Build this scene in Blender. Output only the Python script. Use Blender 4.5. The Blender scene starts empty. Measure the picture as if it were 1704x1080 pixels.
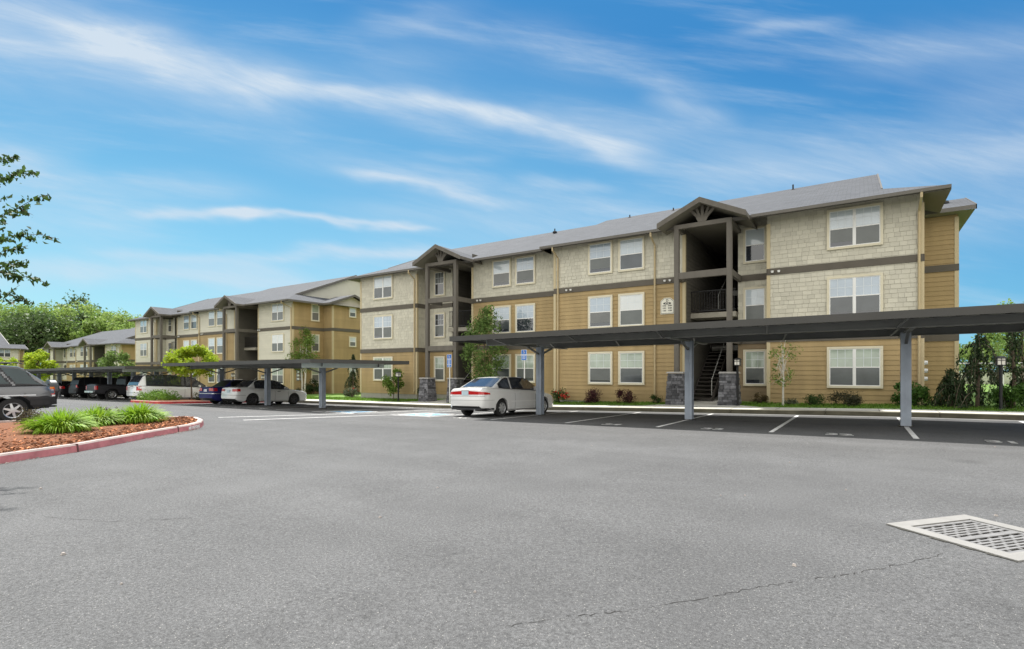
import bpy, math, random
import numpy as np
from mathutils import Vector, Matrix
R_ = math.radians
rnd = random.Random(7)
nr = np.random.default_rng(11)
scene = bpy.context.scene
COL = scene.collection

# ------------------------------------------------------------------ camera
FPX, UC, HV, CZ = 870.0, 852.0, 617.0, 1.5
TH = math.atan2(581.0, 870.0)
FW = (-math.sin(TH), math.cos(TH)); RT = (math.cos(TH), math.sin(TH))
cd = bpy.data.cameras.new('camera'); cam = bpy.data.objects.new('camera', cd); COL.objects.link(cam)
cam.location = (0, 0, CZ); cam.rotation_euler = (R_(90), 0, TH)
cd.sensor_width = 36; cd.lens = 36 * FPX / 1704; cd.shift_y = (HV - 540) / 1704
cd.clip_start = .05; cd.clip_end = 3000
scene.camera = cam

def interp(x, pts):
    if x <= pts[0][0]: return pts[0][1]
    for (a, b), (c, d) in zip(pts, pts[1:]):
        if x <= c: return b + (d - b) * (x - a) / (c - a)
    return pts[-1][1]
GP = [(-300, -3.4), (-80, -2.8), (-47, -2.35), (-30, -2.08), (-18, -1.95), (-8.7, -1.69), (1.2, -1.45), (10, -1.35), (60, -1.2)]
def A_(x): return -1.40 + .008 * max(-200, min(20, x))
def zg(x, y):
    g = interp(x, GP)
    if y <= 8: z = A_(x)
    elif y <= 20.5:
        t = (y - 8) / 12.5; z = A_(x) * (1 - t) + g * t
    else: z = g
    return z + CZ
def zl(x, y):                         # lawn / walk level
    return interp(x, GP) + CZ + .15 + .025 * max(0, min(3, y - 22))
def ray(u):                           # horizontal direction through picture column u
    c = (u - UC) / FPX
    return (FW[0] + c * RT[0], FW[1] + c * RT[1])
def gp(u, v, dz=0):                   # where the sight line meets the asphalt
    d = ray(u); s = (HV - v) / FPX; t = 2.0
    for _ in range(60):
        t2 = (zg(d[0] * t, d[1] * t) + dz - CZ) / s
        t = .5 * t + .5 * max(.5, min(400, t2))
    return d[0] * t, d[1] * t
def atY(u, Y):
    d = ray(u); t = Y / d[1]; return d[0] * t, Y
def dep(x, y): return x * FW[0] + y * FW[1]
def at(u, v, t): d = ray(u); return Vector((d[0] * t, d[1] * t, CZ + (HV - v) / FPX * t))

# ------------------------------------------------------------------ materials
MATS = {}
def M(name, col, rough=.7, metal=0, var=.12, vs=3, bump=0, bs=40, spec=.4, transl=0, coat=0, tint=False, hue=0, detail=4, stretch=None):
    if name in MATS: return MATS[name]
    m = bpy.data.materials.new(name); m.use_nodes = True; nt = m.node_tree; N = nt.nodes; L = nt.links
    b = N['Principled BSDF']; out = N['Material Output']
    b.inputs['Roughness'].default_value = rough; b.inputs['Metallic'].default_value = metal
    b.inputs['Specular IOR Level'].default_value = spec; b.inputs['Coat Weight'].default_value = coat
    b.inputs['Coat Roughness'].default_value = .05
    tc = N.new('ShaderNodeTexCoord'); mp = N.new('ShaderNodeMapping'); L.new(tc.outputs['Object'], mp.inputs[0])
    if stretch: mp.inputs['Scale'].default_value = stretch
    rgb = N.new('ShaderNodeRGB'); rgb.outputs[0].default_value = (*col, 1); cur = rgb.outputs[0]
    if var:
        n = N.new('ShaderNodeTexNoise'); n.inputs['Scale'].default_value = vs; n.inputs['Detail'].default_value = detail
        L.new(mp.outputs[0], n.inputs['Vector'])
        mr = N.new('ShaderNodeMapRange'); mr.inputs[1].default_value = .3; mr.inputs[2].default_value = .7
        mr.inputs[3].default_value = 1 - var; mr.inputs[4].default_value = 1 + var
        L.new(n.outputs[0], mr.inputs[0])
        hs = N.new('ShaderNodeHueSaturation'); L.new(cur, hs.inputs['Color']); L.new(mr.outputs[0], hs.inputs['Value'])
        if hue:
            mh = N.new('ShaderNodeMapRange'); mh.inputs[1].default_value = .3; mh.inputs[2].default_value = .7
            mh.inputs[3].default_value = .5 - hue; mh.inputs[4].default_value = .5 + hue
            n2 = N.new('ShaderNodeTexNoise'); n2.inputs['Scale'].default_value = vs * 1.7; n2.inputs['Detail'].default_value = 3
            L.new(mp.outputs[0], n2.inputs['Vector']); L.new(n2.outputs[0], mh.inputs[0]); L.new(mh.outputs[0], hs.inputs['Hue'])
        cur = hs.outputs[0]
    if tint:
        at_ = N.new('ShaderNodeAttribute'); at_.attribute_name = 'tint'
        mx = N.new('ShaderNodeMix'); mx.data_type = 'RGBA'; mx.blend_type = 'MULTIPLY'; mx.inputs[0].default_value = 1
        L.new(cur, mx.inputs[6]); L.new(at_.outputs['Color'], mx.inputs[7]); cur = mx.outputs[2]
    L.new(cur, b.inputs['Base Color'])
    if bump:
        n = N.new('ShaderNodeTexNoise'); n.inputs['Scale'].default_value = bs; n.inputs['Detail'].default_value = 5
        L.new(mp.outputs[0], n.inputs['Vector'])
        bp = N.new('ShaderNodeBump'); bp.inputs['Strength'].default_value = bump; bp.inputs['Distance'].default_value = .02
        L.new(n.outputs[0], bp.inputs['Height']); L.new(bp.outputs[0], b.inputs['Normal'])
    if transl:
        tr = N.new('ShaderNodeBsdfTranslucent'); L.new(cur, tr.inputs[0]); mx = N.new('ShaderNodeMixShader')
        mx.inputs[0].default_value = transl; L.new(b.outputs[0], mx.inputs[1]); L.new(tr.outputs[0], mx.inputs[2])
        L.new(mx.outputs[0], out.inputs[0])
    MATS[name] = m
    return m

def asphalt_mat():
    m = bpy.data.materials.new('asphalt'); m.use_nodes = True; nt = m.node_tree; N = nt.nodes; L = nt.links
    b = N['Principled BSDF']; b.inputs['Roughness'].default_value = .88; b.inputs['Specular IOR Level'].default_value = .25
    tc = N.new('ShaderNodeTexCoord')
    def noise(s, d, lo, hi, a, c, rough=.6):
        n = N.new('ShaderNodeTexNoise'); n.inputs['Scale'].default_value = s; n.inputs['Detail'].default_value = d; n.inputs['Roughness'].default_value = rough
        L.new(tc.outputs['Object'], n.inputs['Vector'])
        r = N.new('ShaderNodeMapRange'); r.inputs[1].default_value = lo; r.inputs[2].default_value = hi; r.inputs[3].default_value = a; r.inputs[4].default_value = c
        L.new(n.outputs[0], r.inputs[0]); return r.outputs[0], n.outputs[0]
    big, _ = noise(.13, 4, .3, .7, .88, 1.1)
    mid, _ = noise(1.3, 6, .3, .7, .90, 1.08)
    mp = N.new('ShaderNodeMapping'); mp.inputs['Scale'].default_value = (.09, .75, 1); mp.inputs['Rotation'].default_value = (0, 0, .05); L.new(tc.outputs['Object'], mp.inputs[0])
    ln = N.new('ShaderNodeTexNoise'); ln.inputs['Scale'].default_value = 1.0; ln.inputs['Detail'].default_value = 5; L.new(mp.outputs[0], ln.inputs['Vector'])
    lr = N.new('ShaderNodeMapRange'); lr.inputs[1].default_value = .35; lr.inputs[2].default_value = .7; lr.inputs[3].default_value = .88; lr.inputs[4].default_value = 1.08; L.new(ln.outputs[0], lr.inputs[0])
    dv = N.new('ShaderNodeTexVoronoi'); dv.inputs['Scale'].default_value = .55; L.new(tc.outputs['Object'], dv.inputs['Vector'])
    dr = N.new('ShaderNodeMapRange'); dr.inputs[1].default_value = .02; dr.inputs[2].default_value = .16; dr.inputs[3].default_value = .74; dr.inputs[4].default_value = 1.0; L.new(dv.outputs['Distance'], dr.inputs[0])
    fine, fr = noise(42, 5, .34, .66, .46, 1.50, .9)
    grit, gr = noise(150, 3, .33, .67, .42, 1.45, .9)
    cur = None
    for o in (big, mid, lr.outputs[0], dr.outputs[0], fine, grit):
        if cur is None: cur = o
        else:
            mm = N.new('ShaderNodeMath'); mm.operation = 'MULTIPLY'; L.new(cur, mm.inputs[0]); L.new(o, mm.inputs[1]); cur = mm.outputs[0]
    # pale exposed stones
    vo = N.new('ShaderNodeTexVoronoi'); vo.inputs['Scale'].default_value = 60; L.new(tc.outputs['Object'], vo.inputs['Vector'])
    lt = N.new('ShaderNodeMath'); lt.operation = 'LESS_THAN'; lt.inputs[1].default_value = .2; L.new(vo.outputs['Distance'], lt.inputs[0])
    wn = N.new('ShaderNodeTexWhiteNoise'); L.new(vo.outputs['Position'], wn.inputs['Vector'])
    g2 = N.new('ShaderNodeMath'); g2.operation = 'GREATER_THAN'; g2.inputs[1].default_value = .8; L.new(wn.outputs['Value'], g2.inputs[0])
    m3 = N.new('ShaderNodeMath'); m3.operation = 'MULTIPLY'; L.new(lt.outputs[0], m3.inputs[0]); L.new(g2.outputs[0], m3.inputs[1])
    hs = N.new('ShaderNodeHueSaturation'); hs.inputs['Color'].default_value = (.109, .110, .112, 1); L.new(cur, hs.inputs['Value'])
    mx = N.new('ShaderNodeMix'); mx.data_type = 'RGBA'; L.new(m3.outputs[0], mx.inputs[0]); L.new(hs.outputs[0], mx.inputs[6]); mx.inputs[7].default_value = (.27, .265, .25, 1)
    L.new(mx.outputs[2], b.inputs['Base Color'])
    bp = N.new('ShaderNodeBump'); bp.inputs['Strength'].default_value = .55; bp.inputs['Distance'].default_value = .006
    L.new(fr, bp.inputs['Height']); L.new(bp.outputs[0], b.inputs['Normal'])
    MATS['asphalt'] = m; return m

def roof_mat():
    m = M('roof_shingle', (.068, .073, .084), .9, var=.10, vs=1.2, bump=.3, bs=60)
    nt = m.node_tree; N = nt.nodes; L = nt.links; b = N['Principled BSDF']
    src = b.inputs['Base Color'].links[0].from_socket
    tc = N.new('ShaderNodeTexCoord'); mp = N.new('ShaderNodeMapping'); mp.inputs['Scale'].default_value = (3, 6.2, 0)
    L.new(tc.outputs['Object'], mp.inputs[0])
    br = N.new('ShaderNodeTexBrick'); br.inputs['Scale'].default_value = 1; br.inputs['Color1'].default_value = (.86, .86, .86, 1); br.inputs['Color2'].default_value = (1.12, 1.12, 1.12, 1)
    br.inputs['Mortar'].default_value = (.62, .62, .62, 1); br.inputs['Mortar Size'].default_value = .035; br.inputs['Brick Width'].default_value = .9; br.inputs['Row Height'].default_value = .9
    L.new(mp.outputs[0], br.inputs['Vector'])
    mx = N.new('ShaderNodeMix'); mx.data_type = 'RGBA'; mx.blend_type = 'MULTIPLY'; mx.inputs[0].default_value = 1
    L.new(src, mx.inputs[6]); L.new(br.outputs[0], mx.inputs[7]); L.new(mx.outputs[2], b.inputs['Base Color'])
    return m

# ------------------------------------------------------------------ mesh builder
class MB:
    def __init__(s): s.v = []; s.f = []; s.m = []; s.t = []
    def face(s, pts, m=0, t=1.0):
        n = len(s.v); s.v.extend([tuple(p) for p in pts]); s.f.append(tuple(range(n, n + len(pts)))); s.m.append(m); s.t.append(t)
    def box(s, x0, x1, y0, y1, z0, z1, m=0, t=1.0, X=None):
        P = [(x0, y0, z0), (x1, y0, z0), (x1, y1, z0), (x0, y1, z0), (x0, y0, z1), (x1, y0, z1), (x1, y1, z1), (x0, y1, z1)]
        if X: P = [X(*p) for p in P]
        n = len(s.v); s.v.extend(P)
        for q in ((0, 3, 2, 1), (4, 5, 6, 7), (0, 1, 5, 4), (1, 2, 6, 5), (2, 3, 7, 6), (3, 0, 4, 7)):
            s.f.append(tuple(n + i for i in q)); s.m.append(m); s.t.append(t)
    def hexa(s, P, m=0, t=1.0):       # 8 free corners, bottom 4 then top 4
        n = len(s.v); s.v.extend([tuple(p) for p in P])
        for q in ((0, 3, 2, 1), (4, 5, 6, 7), (0, 1, 5, 4), (1, 2, 6, 5), (2, 3, 7, 6), (3, 0, 4, 7)):
            s.f.append(tuple(n + i for i in q)); s.m.append(m); s.t.append(t)
    def beam(s, a, b, w, h, m=0, t=1.0):
        a, b = Vector(a), Vector(b); d = (b - a).normalized(); up = Vector((0, 0, 1)) if abs(d.z) < .99 else Vector((0, 1, 0))
        sx = d.cross(up).normalized() * w / 2; sz = sx.cross(d).normalized() * h / 2
        s.hexa([a - sx - sz, a + sx - sz, b + sx - sz, b - sx - sz, a - sx + sz, a + sx + sz, b + sx + sz, b - sx + sz], m, t)
    def tube(s, path, rad, n=8, m=0, t=1.0, caps=True):
        path = [Vector(p) for p in path]; k = len(path)
        if not isinstance(rad, (list, tuple)): rad = [rad] * k
        base = len(s.v); prev = None
        for i, p in enumerate(path):
            d = (path[min(i + 1, k - 1)] - path[max(i - 1, 0)]).normalized()
            if prev is None: prev = d.orthogonal().normalized()
            x = (prev - d * prev.dot(d)).normalized(); y = d.cross(x); prev = x
            for j in range(n):
                a = 2 * math.pi * j / n; s.v.append(tuple(p + (x * math.cos(a) + y * math.sin(a)) * rad[i]))
        for i in range(k - 1):
            for j in range(n):
                a = base + i * n + j; b = base + i * n + (j + 1) % n
                s.f.append((a, b, b + n, a + n)); s.m.append(m); s.t.append(t)
        if caps:
            s.f.append(tuple(base + j for j in reversed(range(n)))); s.m.append(m); s.t.append(t)
            s.f.append(tuple(base + (k - 1) * n + j for j in range(n))); s.m.append(m); s.t.append(t)
    def lathe(s, prof, n=20, c=(0, 0, 0), m=0, t=1.0, axis='z'):
        base = len(s.v); k = len(prof)
        for r, z in prof:
            for j in range(n):
                a = 2 * math.pi * j / n; p = (r * math.cos(a), r * math.sin(a), z)
                if axis == 'x': p = (p[2], p[0], p[1])
                s.v.append((p[0] + c[0], p[1] + c[1], p[2] + c[2]))
        for i in range(k - 1):
            for j in range(n):
                a = base + i * n + j; b = base + i * n + (j + 1) % n
                s.f.append((a, b, b + n, a + n)); s.m.append(m); s.t.append(t)
    def build(s, name, mats, parent=None, smooth=False, org=None):
        if not s.f: return None
        me = bpy.data.meshes.new(name)
        v = s.v
        if org is not None: v = [(a - org[0], b - org[1], c - org[2]) for a, b, c in v]
        me.from_pydata(v, [], s.f)
        mats = mats if isinstance(mats, (list, tuple)) else [mats]
        for m in mats: me.materials.append(m)
        me.polygons.foreach_set('material_index', s.m)
        if smooth: me.polygons.foreach_set('use_smooth', [True] * len(s.f))
        if any(t != 1.0 for t in s.t):
            ca = me.color_attributes.new('tint', 'FLOAT_COLOR', 'CORNER'); arr = []
            for f, t in zip(s.f, s.t): arr.extend([t, t, t, 1] * len(f))
            ca.data.foreach_set('color', arr)
        elif any(m.name in TINTED for m in mats):
            ca = me.color_attributes.new('tint', 'FLOAT_COLOR', 'CORNER'); ca.data.foreach_set('color', [1.0] * (4 * len(me.loops)))
        me.update()
        o = bpy.data.objects.new(name, me); COL.objects.link(o)
        if parent is not None: o.parent = parent
        return o
TINTED = {'tan_lap', 'light_lap', 'light_shingle', 'taupe_lap', 'pier_stone', 'mulch_chip'}

def tag(o, label=None, cat=None, group=None, kind=None):
    if label: o['label'] = label
    if cat: o['category'] = cat
    if group: o['group'] = group
    if kind: o['kind'] = kind
    return o
def thing(name, label, cat, loc, rz=0, group=None):
    o = bpy.data.objects.new(name, None); COL.objects.link(o); o.empty_display_size = .2
    o.location = loc; o.rotation_euler = (0, 0, rz); tag(o, label, cat, group); return o
def copy_tree(o, parent=None):
    c = o.copy(); COL.objects.link(c)
    if parent is not None: c.parent = parent
    for ch in list(o.children): copy_tree(ch, c)
    return c
def cards(centers, size, aspect=.5, name='foliage', mat=None, parent=None, droop=0, jitter=.35, rng=nr, org=(0, 0, 0)):
    C = np.asarray(centers, float) - np.asarray(org); n = len(C)
    d = rng.normal(size=(n, 3)); d[:, 2] -= droop; d /= np.linalg.norm(d, axis=1)[:, None]
    e = rng.normal(size=(n, 3)); e -= (e * d).sum(1)[:, None] * d; e /= np.linalg.norm(e, axis=1)[:, None]
    sz = size * (1 + jitter * rng.normal(size=(n, 1))).clip(.4, 1.8)
    nrm = np.cross(d, e) * sz * .18
    P = np.stack([C - d * sz * .5, C - e * sz * aspect * .5 + nrm, C + d * sz * .5, C + e * sz * aspect * .5 + nrm], 1).reshape(-1, 3)
    me = bpy.data.meshes.new(name); me.vertices.add(4 * n); me.vertices.foreach_set('co', P.ravel())
    me.loops.add(4 * n); me.loops.foreach_set('vertex_index', np.arange(4 * n)); me.polygons.add(n)
    me.polygons.foreach_set('loop_start', np.arange(0, 4 * n, 4)); me.polygons.foreach_set('loop_total', np.full(n, 4))
    me.materials.append(mat); me.update(); me.validate()
    o = bpy.data.objects.new(name, me); COL.objects.link(o)
    if parent is not None: o.parent = parent
    return o
def crown(c, rad, n, k=26, cr=.36, rng=nr, shell=.55, bottom=-1):
    c = np.array(c, float); rad = np.array(rad, float); out = []
    for i in range(k):
        d = rng.normal(size=3); d /= np.linalg.norm(d)
        if d[2] < bottom: d[2] = -d[2]
        q = c + d * rad * (shell + (1 - shell) * rng.random() ** .5) * .85
        m = max(3, int(n / k * (.6 + .8 * rng.random())))
        w = rng.normal(size=(m, 3)); w /= np.linalg.norm(w, axis=1)[:, None]
        out.append(q + w * (rng.random((m, 1)) ** .45) * rad.mean() * cr * (.6 + .7 * rng.random()))
    return np.concatenate(out)

# palette
TAN = M('tan_lap', (.355, .258, .125), .75, var=.11, vs=1.5, bump=.08, bs=30, tint=True, stretch=(1.3, 1.3, .28))
TBR = M('brown_lap', (.24, .18, .105), .75, var=.05, vs=1.5, tint=False)
LIT = M('light_lap', (.56, .54, .45), .75, var=.04, vs=1.5, bump=.06, tint=True)
SHN = M('light_shingle', (.53, .505, .415), .8, var=.04, vs=1.6, bump=.12, bs=50, tint=True, stretch=(1.3, 1.3, .3))
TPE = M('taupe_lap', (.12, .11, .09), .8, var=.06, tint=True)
BELT = M('taupe_trim', (.105, .092, .073), .75, var=.08, vs=2)
BEAM = M('weathered_timber', (.125, .113, .095), .8, var=.12, vs=4, bump=.15, stretch=(1, 1, .3))
TRIM = M('cream_trim', (.62, .57, .43), .6, var=.03)
WHT = M('white_vinyl', (.74, .74, .72), .45, var=.02)
GLW = M('blind_glass', (.50, .56, .60), .06, var=.05, vs=1.3, spec=.9, coat=.5)
GLG = M('curtain_glass', (.34, .40, .33), .08, var=.12, vs=2.2, spec=.8, coat=.3)
GLS2 = M('screen_glass_light', (.15, .155, .15), .25, var=.12, vs=1.1, spec=.6)
GLS3 = M('screen_glass_dark', (.06, .07, .075), .12, var=.2, vs=1.5, spec=.8, coat=.3)
GLW2 = M('blind_glass_blue', (.36, .43, .50), .05, var=.10, vs=1.1, spec=.9, coat=.6)
GLW3 = M('blind_glass_bright', (.60, .62, .61), .08, var=.04, vs=1.1, spec=.9, coat=.5)
GLS = M('screen_glass', (.115, .125, .12), .22, var=.10, vs=1.7, spec=.6)
GLD = M('dark_glass', (.03, .035, .045), .04, var=.1, spec=.9, coat=.6)
GRID = M('muntin', (.62, .66, .68), .5, var=0)
GUT = M('gutter_metal', (.11, .10, .085), .5, var=.06, spec=.5)
SOF = M('soffit', (.18, .165, .13), .8, var=.04)
DSP = M('downspout_tan', (.45, .36, .21), .5, var=.04)
CON = M('concrete', (.42, .41, .37), .85, var=.10, vs=1.6, bump=.12, bs=60)
CONW = M('walk_concrete', (.50, .49, .44), .85, var=.08, vs=1.2, bump=.12, bs=60)
KRB = M('kerb_concrete', (.13, .12, .085), .9, var=.28, vs=2.2, bump=.2, bs=50)
FND = M('foundation', (.36, .345, .30), .9, var=.10)
STN = M('pier_stone', (.115, .115, .125), .85, var=.35, vs=9, bump=.5, bs=30, tint=True, hue=.03)
CAP = M('pier_cap', (.30, .29, .27), .8, var=.1)
BLK = M('black_metal', (.012, .012, .013), .45, var=.1)
STEEL = M('galvanized_steel', (.32, .36, .42), .5, metal=.35, var=.12, vs=3, bump=.05)
DECK = M('carport_fascia', (.06, .058, .053), .55, var=.08, vs=1.2, spec=.4)
DECKU = M('carport_deck', (.12, .125, .12), .55, var=.08, metal=.2)
BEAMU = M('carport_purlin', (.19, .195, .19), .55, var=.10, vs=2, metal=.2)
LBEAM = M('carport_end_beam', (.50, .56, .54), .5, var=.08, metal=.2)
LAWN = M('lawn', (.115, .205, .03), .9, var=.25, vs=2.5, bump=.6, bs=70, hue=.02)
SOIL = M('soil', (.10, .11, .05), .95, var=.3, vs=.8, bump=.3)
ASPH = asphalt_mat(); ROOF = roof_mat()
PAINT = M('white_road_paint', (.72, .72, .71), .7, var=.2, vs=9, bump=.1)
PAINTB = M('blue_road_paint', (.13, .30, .46), .7, var=.35, vs=5)
BARK = M('bark', (.12, .09, .065), .9, var=.25, vs=14, bump=.5, bs=30)
BIRCH = M('birch_bark', (.56, .53, .46), .8, var=.22, vs=12, stretch=(1, 1, 4))
SKY_AIR, SKY_DUST, SKY_OZ = 1.0, .6, 2.5
SKY_TINT = (.30, .62, .72, 1); CLOUD_COL = (.68, .78, .88); FILL_SKY_COL = (8.0, 7.8, 7.3, 1)
SKY_SKEW = .16
SKY_RAMP = [(.03, (.46, .79, .89)), (.85, (.045, .25, .59)), (.22, (.29, .64, .85)), (.42, (.17, .48, .76)), (.62, (.105, .37, .69))]
SKY_STR, SUN_STR, SUN_ANG, EXPO = .12, 4.0, 1.2, .95
# ------------------------------------------------------------------ buildings
def lap(mb, p0, p1, z0, z1, m, course=.19, proud=.022):
    dx, dy = p1[0] - p0[0], p1[1] - p0[1]; L = math.hypot(dx, dy); nx, ny = dy / L, -dx / L
    z = z0; k = 0
    while z < z1 - 1e-4:
        zt = min(z + course, z1); t = 1 + (rnd.random() - .5) * .09
        a0 = (p0[0] + nx * proud, p0[1] + ny * proud); a1 = (p1[0] + nx * proud, p1[1] + ny * proud)
        b0 = (p0[0] + nx * .003, p0[1] + ny * .003); b1 = (p1[0] + nx * .003, p1[1] + ny * .003)
        mb.face([(a0[0], a0[1], z), (a1[0], a1[1], z), (b1[0], b1[1], zt), (b0[0], b0[1], zt)], m, t)
        mb.face([(b0[0], b0[1], z), (b1[0], b1[1], z), (a1[0], a1[1], z), (a0[0], a0[1], z)], m, t)
        z = zt
def shingles(mb, p0, p1, z0, z1, m, course=.175):
    dx, dy = p1[0] - p0[0], p1[1] - p0[1]; L = math.hypot(dx, dy); ux, uy = dx / L, dy / L; nx, ny = uy, -ux
    def P(s, o, z): return (p0[0] + ux * s + nx * o, p0[1] + uy * s + ny * o, z)
    mb.face([P(0, .001, z0), P(L, .001, z0), P(L, .001, z1), P(0, .001, z1)], m, .68)
    z = z0
    while z < z1 - 1e-4:
        zt = min(z + course, z1); s = -rnd.random() * .3
        while s < L:
            w = .16 + rnd.random() * .16; a, b = max(s, 0), min(s + w, L)
            if b - a > .02:
                o = .016 + rnd.random() * .010; t = .91 + rnd.random() * .17; zz = z - (rnd.random() * .006 if z > z0 else 0)
                mb.hexa([P(a, .0, zz), P(b, .0, zz), P(b, o, zz), P(a, o, zz), P(a, .0, zt), P(b, .0, zt), P(b, .006, zt), P(a, .006, zt)], m, t)
            s += w + .009
        z = zt
def belt(mb, p0, p1, z, h=.27, o=.045, m=0):
    dx, dy = p1[0] - p0[0], p1[1] - p0[1]; L = math.hypot(dx, dy); ux, uy = dx / L, dy / L; nx, ny = uy, -ux
    def P(s, q, zz): return (p0[0] + ux * s + nx * q, p0[1] + uy * s + ny * q, zz)
    e = o - .003
    mb.hexa([P(0, -.02, z - h / 2), P(L + e * 0, -.02, z - h / 2), P(L, o, z - h / 2), P(0, o, z - h / 2), P(0, -.02, z + h / 2), P(L, -.02, z + h / 2), P(L, o, z + h / 2), P(0, o, z + h / 2)], m)

def window(parent, org, c, z0, z1, w, n, twin=False, up=None, lo=None, grid=True, narrow=False):
    """c: centre point on the wall, n: outward normal (unit axis)."""
    up = up or GLW; lo = lo or GLS
    if up is GLW: up = rnd.choice((GLW, GLW, GLW2, GLW3))
    if lo is GLS: lo = rnd.choice((GLS, GLS, GLS2, GLS3))
    ux, uy = -n[1], n[0]
    def P(s, o, z): return (c[0] + ux * s + n[0] * o, c[1] + uy * s + n[1] * o, z)
    def bx(mb, s0, s1, o0, o1, a, b, m=0): mb.box(s0, s1, o0, o1, a, b, m, X=P)
    T = .085; h = w / 2
    fr = MB()
    bx(fr, -h, -h + T, 0, .06, z0, z1); bx(fr, h - T, h, 0, .06, z0, z1)
    bx(fr, -h + T, h - T, 0, .062, z1 - T, z1); bx(fr, -h - .0 + T, h - T, 0, .066, z0, z0 + T)
    wf = fr.build('window', TRIM, parent, org=org)
    if wf is None: return
    a, b = -h + T, h - T; za, zb = z0 + T, z1 - T; zm = za + (zb - za) * .5
    halves = [(a, 0 - .022), (.022, b)] if twin else [(a, b)]
    sa = MB(); pn = MB(); F = .032
    if twin: bx(sa, -.022, .022, .0, .05, za, zb)
    for s0, s1 in halves:
        bx(sa, s0, s0 + F, 0, .045, za, zb); bx(sa, s1 - F, s1, 0, .045, za, zb)
        bx(sa, s0 + F, s1 - F, 0, .044, zb - F, zb); bx(sa, s0 + F, s1 - F, 0, .044, za, za + F)
        bx(sa, s0 + F, s1 - F, 0, .048, zm - .02, zm + .02)
        if grid:
            for i in range(1, 3 if not narrow else 2):
                q = s0 + F + (s1 - s0 - 2 * F) * i / (3 if not narrow else 2); bx(sa, q - .008, q + .008, .026, .034, zm + .02, zb - F, 1)
            q = (zm + .02 + zb - F) / 2; bx(sa, s0 + F, s1 - F, .026, .0335, q - .008, q + .008, 1)
        pn.box(s0 + F, s1 - F, .0, .030, zm + .02, zb - F, 0, X=P)
        gap = rnd.choice((0, 0, 0, .22, .12)) * (zm - za) if not narrow else 0
        pn.box(s0 + F, s1 - F, .0, .036, za + F + gap, zm - .02, 1, X=P)
        if gap: pn.box(s0 + F, s1 - F, .0, .030, za + F, za + F + gap, 2, X=P)
    sa.build('sash', [WHT, GRID], wf); pn.build('pane', [up, lo, GLD], wf)
    for ch in wf.children:
        me = ch.data; k = len(me.vertices); arr = np.empty(k * 3); me.vertices.foreach_get('co', arr)
        arr = arr.reshape(-1, 3) - np.array(org); me.vertices.foreach_set('co', arr.ravel()); me.update()

XL, XR = -28.7, 1.88
EB, ET = 7.74, 7.90            # eave underside / top
B3_, B2_ = 5.63, 2.83         # upper and lower belt
SEGS = [  # p0, p1, f1, f2, f3 : T tan  L light  D taupe passage  N brownish
    ((XL, 39.4), (XL, 24.2), 'TTT'), ((XL, 24.2), (-23.4, 24.2), 'TLL'), ((-23.4, 24.2), (-23.4, 25.2), 'TLL'),
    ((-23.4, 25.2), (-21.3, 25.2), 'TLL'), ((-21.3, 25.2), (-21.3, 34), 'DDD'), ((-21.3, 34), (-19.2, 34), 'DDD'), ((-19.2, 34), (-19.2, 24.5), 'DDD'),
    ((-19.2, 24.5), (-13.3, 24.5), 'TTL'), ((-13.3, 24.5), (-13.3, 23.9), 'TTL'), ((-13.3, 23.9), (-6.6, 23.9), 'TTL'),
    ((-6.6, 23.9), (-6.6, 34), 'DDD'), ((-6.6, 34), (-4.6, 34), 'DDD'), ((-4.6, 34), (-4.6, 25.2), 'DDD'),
    ((-4.6, 25.2), (-3.26, 25.2), 'NLL'), ((-3.26, 25.2), (-3.26, 24.2), 'TLL'), ((-3.26, 24.2), (XR, 24.2), 'TLL'),
    ((XR, 24.2), (XR, 27.2), 'TTT'), ((XR, 27.2), (3.2, 27.2), 'TTT'), ((3.2, 27.2), (3.2, 31.2), 'TTT'),
    ((3.2, 31.2), (XR, 31.2), 'TTT'), ((XR, 31.2), (XR, 39.4), 'TTT'), ((XR, 39.4), (XL, 39.4), 'TTT')]

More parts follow.
